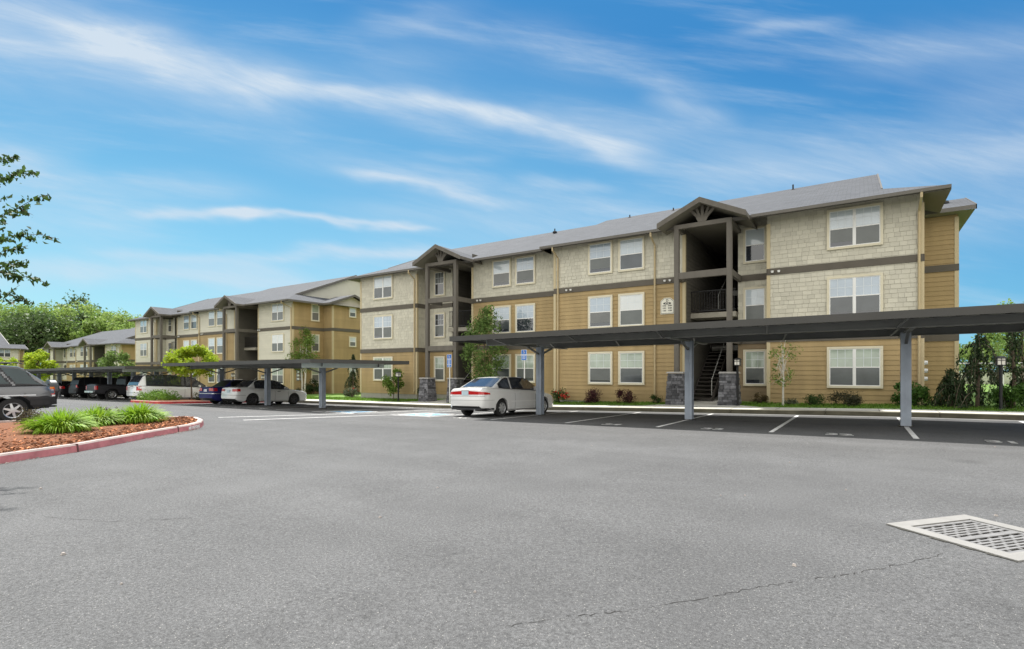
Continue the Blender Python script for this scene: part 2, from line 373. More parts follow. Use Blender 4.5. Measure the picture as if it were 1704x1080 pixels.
def roofs(root, org, detail):
    mb = MB()
    def prism(x0, x1, yf, ridge_y, gl, gr):
        """x0/x1 eave ends; gl/gr inset of the gable with a hipped skirt (0 = plain verge)."""
        s = .4; yb = 2 * ridge_y - yf; zr = ET + s * (ridge_y - yf)
        def z(y): return ET + s * (min(y, yb - (y - yf) if y > ridge_y else y) - yf)
        a = x0 + gl; b = x1 - gr; il = gl; ir = gr
        zl_, zr_ = ET + s * il, ET + s * ir
        mb.face([(x0, yf, ET), (x1, yf, ET)] + ([(b, yf + ir, zr_)] if gr else []) + [(b, ridge_y, zr), (a, ridge_y, zr)] + ([(a, yf + il, zl_)] if gl else []), 0)
        mb.face(([(a, yb - il, zl_)] if gl else []) + [(a, ridge_y, zr), (b, ridge_y, zr)] + ([(b, yb - ir, zr_)] if gr else []) + [(x1, yb, ET), (x0, yb, ET)], 0)
        for side, x, xi, i_ in ((-1, x0, a, il), (1, x1, b, ir)):
            if i_:
                zi = ET + s * i_
                mb.face([(x, yf, ET), (x, yb, ET), (xi, yb - i_, zi), (xi, yf + i_, zi)][::side], 0)
                mb.face([(xi - side * .3, yf + i_ - .0, zi), (xi - side * .3, yb - i_, zi), (xi - side * .3, ridge_y, zr - .02)], 3)
                # rake boards of the gable
                for (ya, yc) in ((yf + i_, ridge_y), (yb - i_, ridge_y)):
                    za, zc = zi, zr
                    mb.hexa([(xi - .03, ya, za - .2), (xi + .03, ya, za - .2), (xi + .03, yc, zc - .2), (xi - .03, yc, zc - .2),
                             (xi - .03, ya, za + .03), (xi + .03, ya, za + .03), (xi + .03, yc, zc + .03), (xi - .03, yc, zc + .03)], 1)
            else:
                mb.face([(x, yf, EB), (x, yb, EB), (x, yb, ET), (x, ridge_y, zr), (x, yf, ET)], 1)
        # fascia faces + soffit
        mb.face([(x0, yf, EB), (x1, yf, EB), (x1, yf, ET), (x0, yf, ET)], 1)
        mb.face([(x0, yb, EB), (x0, yb, ET), (x1, yb, ET), (x1, yb, EB)], 1)
        if gl: mb.face([(x0, yf, EB), (x0, yf, ET), (x0, yb, ET), (x0, yb, EB)], 1)
        if gr: mb.face([(x1, yf, EB), (x1, yb, EB), (x1, yb, ET), (x1, yf, ET)], 1)
        K = 1.6; kl = K if gl else 0; kr = K if gr else 0
        mb.face([(x0, yf, EB), (x0 + kl, yf + K, EB + .4 * K), (x1 - kr, yf + K, EB + .4 * K), (x1, yf, EB)], 2)
        mb.face([(x0, yb, EB), (x1, yb, EB), (x1 - kr, yb - K, EB + .4 * K), (x0 + kl, yb - K, EB + .4 * K)], 2)
        if gl: mb.face([(x0, yf, EB), (x0, yb, EB), (x0 + K, yb - K, EB + .4 * K), (x0 + K, yf + K, EB + .4 * K)], 2)
        if gr: mb.face([(x1, yf, EB), (x1 - K, yf + K, EB + .4 * K), (x1 - K, yb - K, EB + .4 * K), (x1, yb, EB)], 2)
        for px0, px1 in ((-21.3, -19.2), (-6.6, -4.6)):
            if x0 < px0 < x1: mb.face([(px0 - .02, yf + .4, EB + .15), (px1 + .02, yf + .4, EB + .15), (px1 + .02, 34, EB + .30), (px0 - .02, 34, EB + .30)], 2)
    prism(XL - .7, -13.8, 23.7, 31.8, 1.9, 0)
    prism(-13.8, XR + .7, 23.3, 31.8, 0, 1.9)
    # porch gables
    def gable(x0, x1, y0, y1, rise, zt):
        xm = (x0 + x1) / 2; th = .16
        for xa, xb, za, zb in ((x0, xm, zt, zt + rise), (xm, x1, zt + rise, zt)):
            mb.face([(xa, y0, za), (xb, y0, zb), (xb, y1, zb), (xa, y1, za)], 0)
            mb.face([(xa, y0, za - th), (xa, y1, za - th), (xb, y1, zb - th), (xb, y0, zb - th)], 2)
            mb.hexa([(xa, y0 - .04, za - th - .04), (xb, y0 - .04, zb - th - .04), (xb, y0, zb - th - .04), (xa, y0, za - th - .04),
                     (xa, y0 - .04, za + .025), (xb, y0 - .04, zb + .025), (xb, y0, zb + .025), (xa, y0, za + .025)], 4)
        for x, z in ((x0, zt), (x1, zt)):
            mb.face([(x, y0, z - th), (x, y0, z), (x, y1, z), (x, y1, z - th)], 4)
    for cx in (-20.25, -5.6):
        gable(cx - 1.8, cx + 1.8, 22.45, 26.6, .85, ET - .03)
    # rear wing gable roof, ridge along X
    y0, y1, x0, x1, rise = 26.6, 31.8, 1.0, 3.7, .95; ym = (y0 + y1) / 2
    for ya, yb, za, zb in ((y0, ym, ET, ET + rise), (ym, y1, ET + rise, ET)):
        mb.face([(x0, ya, za), (x1, ya, za), (x1, yb, zb), (x0, yb, zb)], 0)
        mb.hexa([(x1 - .03, ya, za - .18), (x1 + .0, ya, za - .18), (x1, yb, zb - .18), (x1 - .03, yb, zb - .18),
                 (x1 - .03, ya, za + .02), (x1 + .0, ya, za + .02), (x1, yb, zb + .02), (x1 - .03, yb, zb + .02)], 1)
    mb.face([(XR, y0, EB), (x1, y0, EB), (x1, y0, ET), (XR, y0, ET)], 1)
    mb.face([(XR, y0, EB - .002), (XR, y1, EB - .002), (x1 - .04, y1, EB - .002), (x1 - .04, y0, EB - .002)], 2)
    mb.face([(3.2, 27.2, EB), (3.2, 31.2, EB), (3.2, 31.2, ET + .1), (3.2, ym, ET + rise - .12), (3.2, 27.2, ET + .1)], 3)
    rf = mb.build('roof', [ROOF, GUT, SOF, LIT, BEAM], root, org=org)
    # gutter runs
    g = MB()
    for x0, x1, y in ((XL - .7, -22.1, 23.7), (-18.4, -13.85, 23.7), (-13.8, -7.45, 23.3), (-3.75, XR + .7, 23.3)):
        g = MB(); g.box(x0 + .01, x1 - .01, y - .11, y - .004, ET - .13, ET - .01); g.build('gutter', GUT, root, org=org)
    if detail:
        for (x, y, h) in ((-26.5, 29.8, .16), (-17, 30.6, .2), (-12, 31.2, .2), (-9.2, 30.9, .2), (-3.0, 31.3, .3), (-7, 28, .0), (2.9, 28.2, .3)):
            v = MB(); zz = ET + .4 * (y - 23.4) if x < 2 else ET + .38 * (y - 26.6) + .05
            v.tube([(x, y, zz - .1), (x, y, zz + max(h, .12))], .04 if h else .09, 8)
            v.lathe([(.0, zz + .05), (.13, zz + .02), (.16, zz - .08)], 10, (x, y, 0))
            c = v.build('roof_vent', BLK if h else CAP, rf, org=org)
    return rf

def porch(root, org, cx, zb, ground, detail):
    pl, pr = cx - 1.08, cx + 1.08; y = 22.95
    for x in (pl, pr):
        p = MB(); p.box(x - .1, x + .1, y - .1, y + .1, max(zb, ground + 1.35), EB - .1)
        p.build('porch_post', BEAM, root, org=org)
        if zb <= ground + 1.4:
            s = MB(); zt = ground + 1.33; z0 = ground - .25
            z = z0
            while z < zt - .02:
                hh = min(.08 + rnd.random() * .07, zt - z); f = (z - z0) / (zt - z0); hw = .40 - .09 * f
                s.box(x - hw + .03, x + hw - .03, y - hw + .03, y + hw - .03, z, z + hh, 0, .5)
                for side in range(4):
                    q = -hw
                    while q < hw - .03:
                        w = min(.12 + rnd.random() * .2, hw - q); o = hw - .01 + rnd.random() * .035; t = .5 + rnd.random() * 1.3
                        a, b = q + .006, q + w - .006
                        B = [(a, hw - .04), (b, hw - .04), (b, o), (a, o)]
                        def rot(p): 
                            u_, v_ = p
                            return ((u_, -v_), (v_, u_), (-u_, v_), (-v_, -u_))[side]
                        pts = [rot(k) for k in B]
                        s.hexa([(x + i, y + j, z + .006) for i, j in pts] + [(x + i, y + j, z + hh - .006) for i, j in pts], 0, t)
                        q += w
                z += hh
            pi = s.build('stone_pier', STN, root, org=org)
            c = MB(); c.hexa([(x - .37, y - .37, zt), (x + .37, y - .37, zt), (x + .37, y + .37, zt), (x - .37, y + .37, zt),
                              (x - .33, y - .33, zt + .07), (x + .33, y - .33, zt + .07), (x + .33, y + .33, zt + .07), (x - .33, y + .33, zt + .07)])
            c.build('pier_cap', CAP, pi, org=org)
    for z in ((B3_, B2_) if zb < 2 else (B3_,)):
        b = MB(); b.box(pl + .1, pr - .1, y - .08, y + .08, z - .16, z + .12)
        b.box(pl - .07, pl + .07, y + .1, 24.2, z - .15, z + .11); b.box(pr - .07, pr + .07, y + .1, 25.2, z - .15, z + .11)
        b.build('porch_beam', BEAM, root, org=org)
    t = MB(); zc = EB - .02
    t.box(pl - .1, pr + .1, y - .09, y + .09, zc - .08, zc + .1)
    for x in (pl, pr): t.box(x - .08, x + .08, y + .1, 25.0, zc - .1, zc + .08)
    zt = ET + .62
    t.box(cx - .06, cx + .06, y - .06, y + .06, zc + .1, zt)
    for s in (-1, 1):
        t.beam((cx, y, zc + .14), (cx + s * .52, y, zt - .12), .1, .11)
        t.beam((cx + s * .05, y, zc + .18), (cx + s * .28, y, zt - .02), .09, .1)
    t.hexa([(cx - .16, y - .1, zc + .1), (cx + .16, y - .1, zc + .1), (cx + .16, y - .07, zc + .1), (cx - .16, y - .07, zc + .1),
            (cx - .26, y - .1, zc + .3), (cx + .26, y - .1, zc + .3), (cx + .26, y - .07, zc + .3), (cx - .26, y - .07, zc + .3)])
    t.build('porch_truss', BEAM, root, org=org)

def passage(root, org, x0, x1, ground, zb):
    xm = (x0 + x1) / 2
    def flight(xa, xb, ya, yb, za, zb_):
        s = MB(); n = 15
        for i in range(n):
            f = (i + 1) / n; y = ya + (yb - ya) * i / n; z = za + (zb_ - za) * f; d = .28 if yb > ya else -.28
            s.box(xa + .06, xb - .06, min(y, y + d), max(y, y + d), z - .045, z)
        for x in (xa + .03, xb - .03):
            s.hexa([(x - .025, ya, za - .12), (x + .025, ya, za - .12), (x + .025, yb, zb_ - .3), (x - .025, yb, zb_ - .3),
                    (x - .025, ya, za + .16), (x + .025, ya, za + .16), (x + .025, yb, zb_ + .0), (x - .025, yb, zb_ + .0)])
        st = s.build('stair_flight', M('stair_timber_shaded', (.06, .052, .045), .8, var=.15), root, org=org)  # timber darker than the porch beams, stairwell shade put into its colour
        h = MB(); x = xb - .05
        h.tube([(x, ya + .1, za + .3), (x, ya + .1, za + 1.0), (x, yb, zb_ + .9)], .02, 6)
        h.build('handrail', M('rail_grey', (.35, .35, .33), .4, var=0), st, org=org)
    if zb < 2: flight(x0 + .05, xm, 24.7, 28.6, ground + .02, B2_)
    flight(xm, x1 - .05, 28.6, 26.1, B2_, 4.15)
    flight(x0 + .05, xm, 26.1, 28.6, 4.15, B3_)
    s = MB()
    for z in (B2_, B3_): s.box(x0 + .01, x1 - .01, 28.6, 33.9, z - .28, z - .02)
    s.build('floor_slab', CON, root, org=org)
    l = MB(); l.box(x0 + .025, x1 - .025, 24.75, 26.1, 3.92, 4.15)
    ld = l.build('stair_landing', M('landing_trim', (.30, .28, .23), .8), root, org=org)
    r = MB()
    for z in (4.25, 5.15): r.box(x0 + .03, x1 - .03, 24.80, 24.84, z - .02, z + .02)
    k = 0; x = x0 + .06
    while x < x1 - .05:
        r.box(x - .009, x + .009, 24.812, 24.828, 4.25, 5.15); x += .115
    r.build('railing', BLK, root, org=org)

def building(name, label, off, ground, low=0, shingle=True, detail=True, light=None):
    """low = index of the lowest storey built (0 for three storeys, 1 for two)"""
    org = Vector((-13.4, 24.2, -.2 if low == 0 else B2_))
    root = thing(name, label, 'apartment building', (org.x + off[0], org.y + off[1], org.z + off[2]))
    Lm = light or LIT; CBM = M('corner_board_cream', (.50, .42, .26), .6, var=.03)
    zs = [(0.0, B2_), (B2_, B3_), (B3_, EB)]
    wall = MB(); sh = MB(); cb = MB(); bt = MB(); fd = MB()
    for p0, p1, cl in SEGS:
        for i, c in enumerate(cl):
            if i < low: continue
            z0, z1 = zs[i]
            if i == 2:
                if 'D' in cl: z1 = 8.45
                elif p0[1] == p1[1] and p0[1] < 26: z1 = EB + .4 * (p0[1] - (23.7 if p0[0] < -13.4 else 23.3)) + .07
                elif p0[0] == p1[0] and min(p0[1], p1[1]) < 25: z1 = EB + .34 if p0[0] in (XL, XR) else EB + .27
                elif p0[0] in (XL, XR) and p1[0] == p0[0]: z1 = EB + .3
            if c == 'T': lap(wall, p0, p1, z0, z1, 0)
            elif c == 'N': lap(wall, p0, p1, z0, z1, 3)
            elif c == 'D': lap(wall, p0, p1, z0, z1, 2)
            elif c == 'L':
                if shingle: shingles(sh, p0, p1, z0, z1, 0)
                else: lap(wall, p0, p1, z0, z1, 1)
        if 'D' not in cl:
            for z in ((B2_, B3_) if low == 0 else (B3_,)): belt(bt, p0, p1, z, o=.05 if p0[1] == p1[1] else .048)
        if low == 0: belt(fd, p0, p1, -.45, h=.9, o=-.005)
    zlow = zs[low][0]
    for (x, y) in ((XL, 24.2), (-23.4, 24.2), (-19.2, 24.5), (-13.3, 23.9), (-6.6, 23.9), (-3.26, 24.2), (XR, 24.2), (3.2, 27.2), (3.2, 31.2)):
        sx = 1 if x in (-23.4, -6.6, XR, 3.2) else -1
        zz = [zlow] + ([B2_] if low == 0 else []) + [B3_, EB + .04]
        for a, b in zip(zz, zz[1:]):
            b2 = b - (.137 if b != EB else 0); a2 = a + (.137 if a > 1 and a != zlow else 0)
            cb.box(x - (.1 if sx > 0 else .035), x + (.035 if sx > 0 else .1), y - .035, y + .1, a2, b2)
        cb.build('corner_board', CBM, root, org=org); cb = MB()
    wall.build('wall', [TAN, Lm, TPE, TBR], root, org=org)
    if shingle: sh.build('shingle_cladding', SHN, root, org=org)
    bt.build('belt_course', BELT, root, org=org)
    if low == 0: fd.build('foundation', FND, root, org=org)
    roofs(root, org, detail)
    for cx, (x0, x1) in ((-20.25, (-21.3, -19.2)), (-5.6, (-6.6, -4.6))):
        g = ground(cx); porch(root, org, cx, -1 if low == 0 else B2_ - .4, g if low == 0 else -9, detail)
        passage(root, org, x0, x1, g, 0 if low == 0 else 3)
    f = (0, -1); rows = [(.83, 2.47), (3.59, 5.23), (6.26, 7.88)]
    for i in range(low, 3):
        z0, z1 = rows[i]; z1 -= .03
        u1 = GLG if i == 0 else GLW
        dk = rnd.random() < .3
        window(root, org, (-26.45, 24.175), z0, z1, 1.85, f, True, u1, grid=not (i == 2))
        window(root, org, (-22.35, 25.175), z0, z1, .92, f, False, GLG if i == 0 else GLD if i == 1 else GLS, GLS if i < 2 else GLD)
        for x in (-17.05, -15.45): window(root, org, (x, 24.475), z0, z1, 1.3, f, False, u1 if not (i == 2 and x < -16) else GLW, GLS if not (i == 1 and x > -16) else GLD, grid=not (i == 2 and x < -16))
        for x in (-10.7, -9.1): window(root, org, (x, 23.875), z0, z1, 1.3, f, False, u1)
        window(root, org, (-3.9, 25.175), z0, z1, .95, f, False, u1, GLS if i != 2 else GLD, grid=i != 2)
        window(root, org, (-.22, 24.175), z0, z1, 1.82, f, True, u1)
        window(root, org, (XR + .025, 26.35), z0 + .05, z1, .85, (1, 0), False, GLG, GLS, False, True)
        window(root, org, (3.225, 29.3), z0 + .55, z1 - .1, .8, (1, 0), False, GLW, GLS, False, True)
    for (x, y) in ((-13.05, 23.84), (-7.95, 23.84), (XR - .12, 24.14), (-23.55, 24.14)):
        d = MB(); ye = 23.25 if x > -14 else 23.62
        d.tube([(x, ye - .02, EB + .06), (x, ye - .02, EB - .12), (x, y - .03, EB - .42), (x, y - .03, max(zlow, 0) + .25), (x, y - .12, max(zlow, 0) + .12)], .045, 6)
        d.build('downspout', DSP, root, org=org)
    for (x, y) in ((-12.4, 23.84), (-7.35, 23.84), (-2.95, 24.14), (-18.6, 24.44)):
        s = MB()
        for k in (-.12, .12):
            s = MB(); s.lathe([(.0, -.06), (.045, -.05), (.06, .03), (.0, .04)], 10, (x + k, y - .09, B3_ - .01)); s.box(x + k - .015, x + k + .015, y - .06, y, B3_ - .02, B3_ + .01)
            s.build('floodlight', WHT, root, org=org)
    return root

LAP2 = M('light_lap_far', (.55, .53, .44), .75, var=.04)
b1 = building('apartment_building', 'large tan and grey-shingled apartment building behind the nearest carport', (0, 0, 0), lambda x: zl(x, 23))
b2 = building('apartment_building', 'middle apartment building with pale siding and tan end wall, behind the second carport', (-41.6, 2.1, -.5), lambda x: zl(x - 41.6, 24) + .5, 0, False, False)
b3 = building('apartment_building', 'low two-storey apartment building with slate roof, far behind the dark pickup truck', (-83.7, 4.7, -2.75), lambda x: 0, 1, False, False)
b4 = building('apartment_building', 'farthest apartment building at the left edge, mostly hidden, under the woods', (-125.6, 4.7, -2.75), lambda x: 0, 1, False, False)
# bases of the two-storey blocks down to the ground
for b in (b3, b4):
    m = MB()
    for p0, p1, cl in SEGS: belt(m, p0, p1, (B2_ + .4) / 2, h=B2_ - .4, o=.0)
    m.build('base_wall', TAN, b, org=Vector((-13.4, 24.2, B2_)))
b4.location = (-130, 14.7, B2_ - 2.3); b4.rotation_euler = (0, 0, R_(90))

# number plaque on the wall of the nearest building
def text_mesh(txt, size, loc, rot, name, mat, parent=None, ext=.001, align='CENTER', drape=None, bold=0):
    cu = bpy.data.curves.new(name, 'FONT'); cu.body = txt; cu.size = size; cu.align_x = align; cu.align_y = 'CENTER'; cu.extrude = ext; cu.offset = bold
    o = bpy.data.objects.new('tmp_text', cu); COL.objects.link(o)
    bpy.context.view_layer.update()
    me = bpy.data.meshes.new_from_object(o.evaluated_get(bpy.context.evaluated_depsgraph_get()))
    bpy.data.objects.remove(o); bpy.data.curves.remove(cu)
    Mx = Matrix.Translation(loc) @ rot.to_4x4()
    me.transform(Mx)
    if drape:
        for v in me.vertices: v.co.z = drape(v.co.x, v.co.y)
    me.materials.clear(); me.materials.append(mat); me.name = name
    n = bpy.data.objects.new(name, me); COL.objects.link(n)
    if parent is not None: n.parent = parent
    return n
FRONT = Matrix.Rotation(R_(90), 3, 'X')
def plaque():
    org = b1.location; X, Z, Y = -7.38, 4.47, 23.865
    SGN = M('plaque_cream', (.72, .70, .60), .6, var=.03); DKB = M('plaque_black', (.03, .03, .03), .6, var=0)
    def outline(w, h, top): return [(-w, -h), (w, -h), (w, top), (w * .45, h), (-w * .45, h), (-w, top)]
    m = MB(); 
    for (w, h, tp, y, mi) in ((.31, .37, .23, Y - .02, 0), (.285, .345, .215, Y - .026, 1), (.27, .33, .205, Y - .032, 0)):
        P = outline(w, h, tp)
        m.face([(X + a, y, Z + b) for a, b in P], mi)
        for (a, b), (c, d) in zip(P, P[1:] + P[:1]): m.face([(X + a, Y + .03, Z + b), (X + c, Y + .03, Z + d), (X + c, y, Z + d), (X + a, y, Z + b)], mi)
    pl = m.build('number_plaque', [SGN, DKB], b1, org=org)
    def put(t, s, dx, dz, mat, y=Y - .034, bold=.004):
        o = text_mesh(t, s, Vector((X + dx, y, Z + dz)) - Vector(org), FRONT, 'plaque_lettering', mat, pl, bold=bold)
    put('D', .15, 0, .24, DKB)
    e = MB(); e.face([(X + .19 * math.cos(a), Y - .034, Z + .115 + .052 * math.sin(a)) for a in [2 * math.pi * k / 24 for k in range(24)]]); e.build('plaque_oval', DKB, pl, org=org)
    put('4910', .085, 0, .113, SGN, Y - .0365)
    for k, (a, b) in enumerate((('3101', '3104'), ('2101', '2104'), ('1101', '1104'))):
        put(a, .088, -.125, .005 - k * .112, DKB); put(b, .088, .125, .005 - k * .112, DKB)
plaque()
# electricity meters on the end walls
def meters(x, y, z, parent, org):
    m = MB(); 
    for i in range(2):
        for k in range(3):
            m = MB(); m.lathe([(.0, .16), (.075, .15), (.085, .04), (.085, 0)], 12, (x, y + i * .35, z + k * .3), axis='x')
            m.box(x, x + .035, y + i * .35 - .12, y + i * .35 + .12, z + k * .3 - .13, z + k * .3 + .13, 1)
            m.build('electric_meter', [M('meter_glass', (.72, .74, .74), .2, var=0), STEEL], parent, org=org)
meters(XR + .02, 24.65, 1.2, b1, b1.location)
l2 = Vector(b1.location); meters(XR + .02, 24.65, 1.3, b2, l2)
# ------------------------------------------------------------------ ground
def sheet(name, xs, ys, zf, mat, kind='structure'):
    v = [(x, y, zf(x, y)) for y in ys for x in xs]; n = len(xs)
    f = [(j * n + i, j * n + i + 1, (j + 1) * n + i + 1, (j + 1) * n + i) for j in range(len(ys) - 1) for i in range(n - 1)]
    me = bpy.data.meshes.new(name); me.from_pydata(v, [], f); me.materials.append(mat); me.update()
    me.polygons.foreach_set('use_smooth', [True] * len(f))
    o = bpy.data.objects.new(name, me); COL.objects.link(o); tag(o, kind=kind); return o
def fr(a, b, s):
    n = max(1, round((b - a) / s)); return [a + (b - a) * i / n for i in range(n + 1)]
XS = fr(-116, 45, 1.0)
sheet('ground', [-900, -500, -300, -220] + fr(-180, 60, 4) + [120, 250, 500, 900], [-900, -400, -150, -60] + fr(-30, 100, 2) + [150, 250, 500, 1000], lambda x, y: zg(x, y) - .12, SOIL)
LOT = sheet('parking_lot', XS, fr(-28, 20.5, .5), zg, ASPH)
k = sheet('sidewalk', XS, [20.655, 21.2, 22.05], lambda x, y: zg(x, 21) + .155, CONW)
sheet('lawn', XS, fr(22.05, 60, 1.0), lambda x, y: zl(x, y) - .005, LAWN)
# kerb in lengths
mb = MB()
x = -115.0
while x < 44:
    x1 = x + 3.0; h = .155; t = 0
    for a, b in ((x + .008, x1 - .008),):
        mb.hexa([(a, 20.5, zg(a, 21) - .1), (b, 20.5, zg(b, 21) - .1), (b, 20.655, zg(b, 21) - .1), (a, 20.655, zg(a, 21) - .1),
                 (a, 20.515, zg(a, 21) + h - .01), (b, 20.515, zg(b, 21) + h - .01), (b, 20.655, zg(b, 21) + h), (a, 20.655, zg(a, 21) + h)])
    x = x1
tag(mb.build('kerb', KRB), kind='structure')
# gutter pan
def drape_poly(mb, pts, dz=.006, step=.5, zf=zg, m=0):
    """quad strip: pts = [(left),(right)] pairs"""
    for (a, b), (c, d) in zip(pts, pts[1:]):
        n = max(1, int(math.hypot(c[0] - a[0], c[1] - a[1]) / step))
        for i in range(n):
            f0, f1 = i / n, (i + 1) / n
            q = [(a[0] + (c[0] - a[0]) * f0, a[1] + (c[1] - a[1]) * f0), (b[0] + (d[0] - b[0]) * f0, b[1] + (d[1] - b[1]) * f0),
                 (b[0] + (d[0] - b[0]) * f1, b[1] + (d[1] - b[1]) * f1), (a[0] + (c[0] - a[0]) * f1, a[1] + (c[1] - a[1]) * f1)]
            mb.face([(x, y, zf(x, y) + dz) for x, y in q], m)
def line(mb, p, q, w=.10, dz=.006, m=0, zf=zg):
    dx, dy = q[0] - p[0], q[1] - p[1]; L = math.hypot(dx, dy); nx, ny = -dy / L * w / 2, dx / L * w / 2
    drape_poly(mb, [((p[0] + nx, p[1] + ny), (p[0] - nx, p[1] - ny)), ((q[0] + nx, q[1] + ny), (q[0] - nx, q[1] - ny))], dz, .5, zf, m)
sheet('gutter_pan', XS, [20.05, 20.5], lambda x, y: zg(x, y) + .004, M('gutter_concrete', (.17, .17, .165), .9, var=.15, vs=2))
# joints in the walk
mb = MB(); x = -60.3
while x < 30:
    line(mb, (x, 20.66), (x, 22.04), .018, .003, zf=lambda a, b: zg(a, 21) + .155); x += 1.52
tag(mb.build('sidewalk_joints', M('joint_dark', (.12, .115, .10), .9, var=0)), kind='structure')
# walks to the entries
for cx, w in ((-5.6, 2.0), (-20.3, 2.0), (-47.2, 2.0), (-61.9, 2.0)):
    yy = 24.6 if cx > -30 else 27
    sheet('entry_walk', [cx - w / 2, cx, cx + w / 2], fr(22.045, yy + 10, 1), lambda x, y: zl(x, y) + .012, CONW)
for s in (-1, 1):   # flared ends beside the walks
    mb = MB()
    for cx in (-5.6, -20.3):
        if s > 0 and cx < -20: continue
        P = [(cx + s * 1.0, 22.05), (cx + s * 2.4, 22.05), (cx + s * 1.0, 23.1)]
        mb.face([(x, y, zl(x, y) + .011) for x, y in (P if s > 0 else P[::-1])])
    tag(mb.build('entry_walk', CONW), kind='structure')
# parking stalls
LX = [.96 - 2.745 * i for i in range(-7, 6)]          # carport one
mb = MB()
for x in LX: line(mb, (x, 13.75), (x, 20.04))
for x in (-15.0, -16.9, -19.6): line(mb, (x, 14.1), (x, 20.04))
x = -22.3
while x > -33: line(mb, (x, 13.9), (x, 20.04)); x -= 2.45
x = -39.6
while x > -110: line(mb, (x, 13.9), (x, 20.04)); x -= 2.72
# crosswalk from the island tip to the access aisle
line(mb, (-18.1, 9.2), (-16.9, 13.9), .13); line(mb, (-16.2, 9.0), (-15.0, 13.9), .13)
line(mb, (-16.9, 13.9), (-19.6, 13.9), .1); line(mb, (-12.8, 13.9), (-15.0, 13.9), .1)
for y in (15.0, 16.4, 17.8, 19.2): line(mb, (-16.85, y - .55), (-15.05, y + .55), .1)
tag(mb.build('painted_lines', PAINT), kind='structure')
up = Matrix.Identity(3)
def number(t, x, y=13.95, s=.55):
    tag(text_mesh(t, s, Vector((x, y, 0)), up, 'stall_number', PAINT, drape=lambda a, b: zg(a, b) + .006, bold=.022), kind='structure')
n0 = 31
for i in range(4): number(str(31 + i), .96 + 1.37 - 2.745 * i)
number('30', .96 + 1.37 + 2.745); number('35', -11.4); 
for i in range(4): number(str(38 + i), -23.5 - 2.45 * i)
for i in range(14): number(str(42 + i), -40.9 - 2.72 * i)
def access_symbol(cx, cy):
    mb = MB(); drape_poly(mb, [((cx - .75, cy - .75), (cx + .75, cy - .75)), ((cx - .75, cy + .75), (cx + .75, cy + .75))], .005)
    tag(mb.build('access_symbol_panel', PAINTB), kind='structure')
    mb = MB(); P = lambda x, y: (cx + x, cy + y)
    for a, b in ((P(-.75, -.75), P(.75, -.75)), (P(.75, -.75), P(.75, .75)), (P(.75, .75), P(-.75, .75)), (P(-.75, .75), P(-.75, -.75))): line(mb, a, b, .1, .011)
    wheelchair(mb, lambda x, y: (cx + x * 1.1, cy + y * 1.1, zg(cx + x, cy + y) + .012))
    tag(mb.build('access_symbol_figure', PAINT), kind='structure')
def wheelchair(mb, X):
    def seg(a, b, w, m=0):
        dx, dy = b[0] - a[0], b[1] - a[1]; L = math.hypot(dx, dy); nx, ny = -dy / L * w / 2, dx / L * w / 2
        mb.face([X(a[0] - nx, a[1] - ny), X(b[0] - nx, b[1] - ny), X(b[0] + nx, b[1] + ny), X(a[0] + nx, a[1] + ny)], m)
    mb.face([X(-.08 + .075 * math.cos(a), .42 + .075 * math.sin(a)) for a in [2 * math.pi * k / 14 for k in range(14)]])
    seg((-.08, .36), (-.04, -.02), .1); seg((-.08, .16), (.16, .12), .07); seg((-.06, .0), (.2, 0), .09); seg((.2, .03), (.33, -.32), .08); seg((.3, -.32), (.42, -.28), .07)
    R = .27
    for k in range(15):
        a0 = math.radians(120 + k * 14.5); a1 = math.radians(120 + (k + 1.05) * 14.5)
        seg((-.02 + R * math.cos(a0), -.12 + R * math.sin(a0)), (-.02 + R * math.cos(a1), -.12 + R * math.sin(a1)), .07)
access_symbol(-13.9, 14.9); access_symbol(-18.25, 14.9)

# cracks in the asphalt
def crack(pix, seed, w=.0050):
    r = random.Random(seed); P = [gp(*p) for p in pix]; Q = []
    for a, b in zip(P, P[1:]):
        n = max(2, int(math.dist(a, b) / .035))
        for i in range(n): Q.append((a[0] + (b[0] - a[0]) * i / n + r.gauss(0, .009), a[1] + (b[1] - a[1]) * i / n + r.gauss(0, .009)))
    mb = MB()
    for a, b in zip(Q, Q[1:]):
        if r.random() < .2: continue
        line(mb, a, b, w * (.4 + r.random() * 1.1), .002)
    tag(mb.build('asphalt_crack', M('crack_dark', (.03, .029, .028), .95, var=0)), kind='structure')
crack([(1570, 922), (1480, 944), (1390, 958), (1260, 978), (1150, 1000), (1035, 1018), (930, 1026)], 3)
crack([(930, 1026), (860, 1040), (800, 1052)], 5, .004)
crack([(60, 860), (190, 868), (330, 862)], 6, .005)

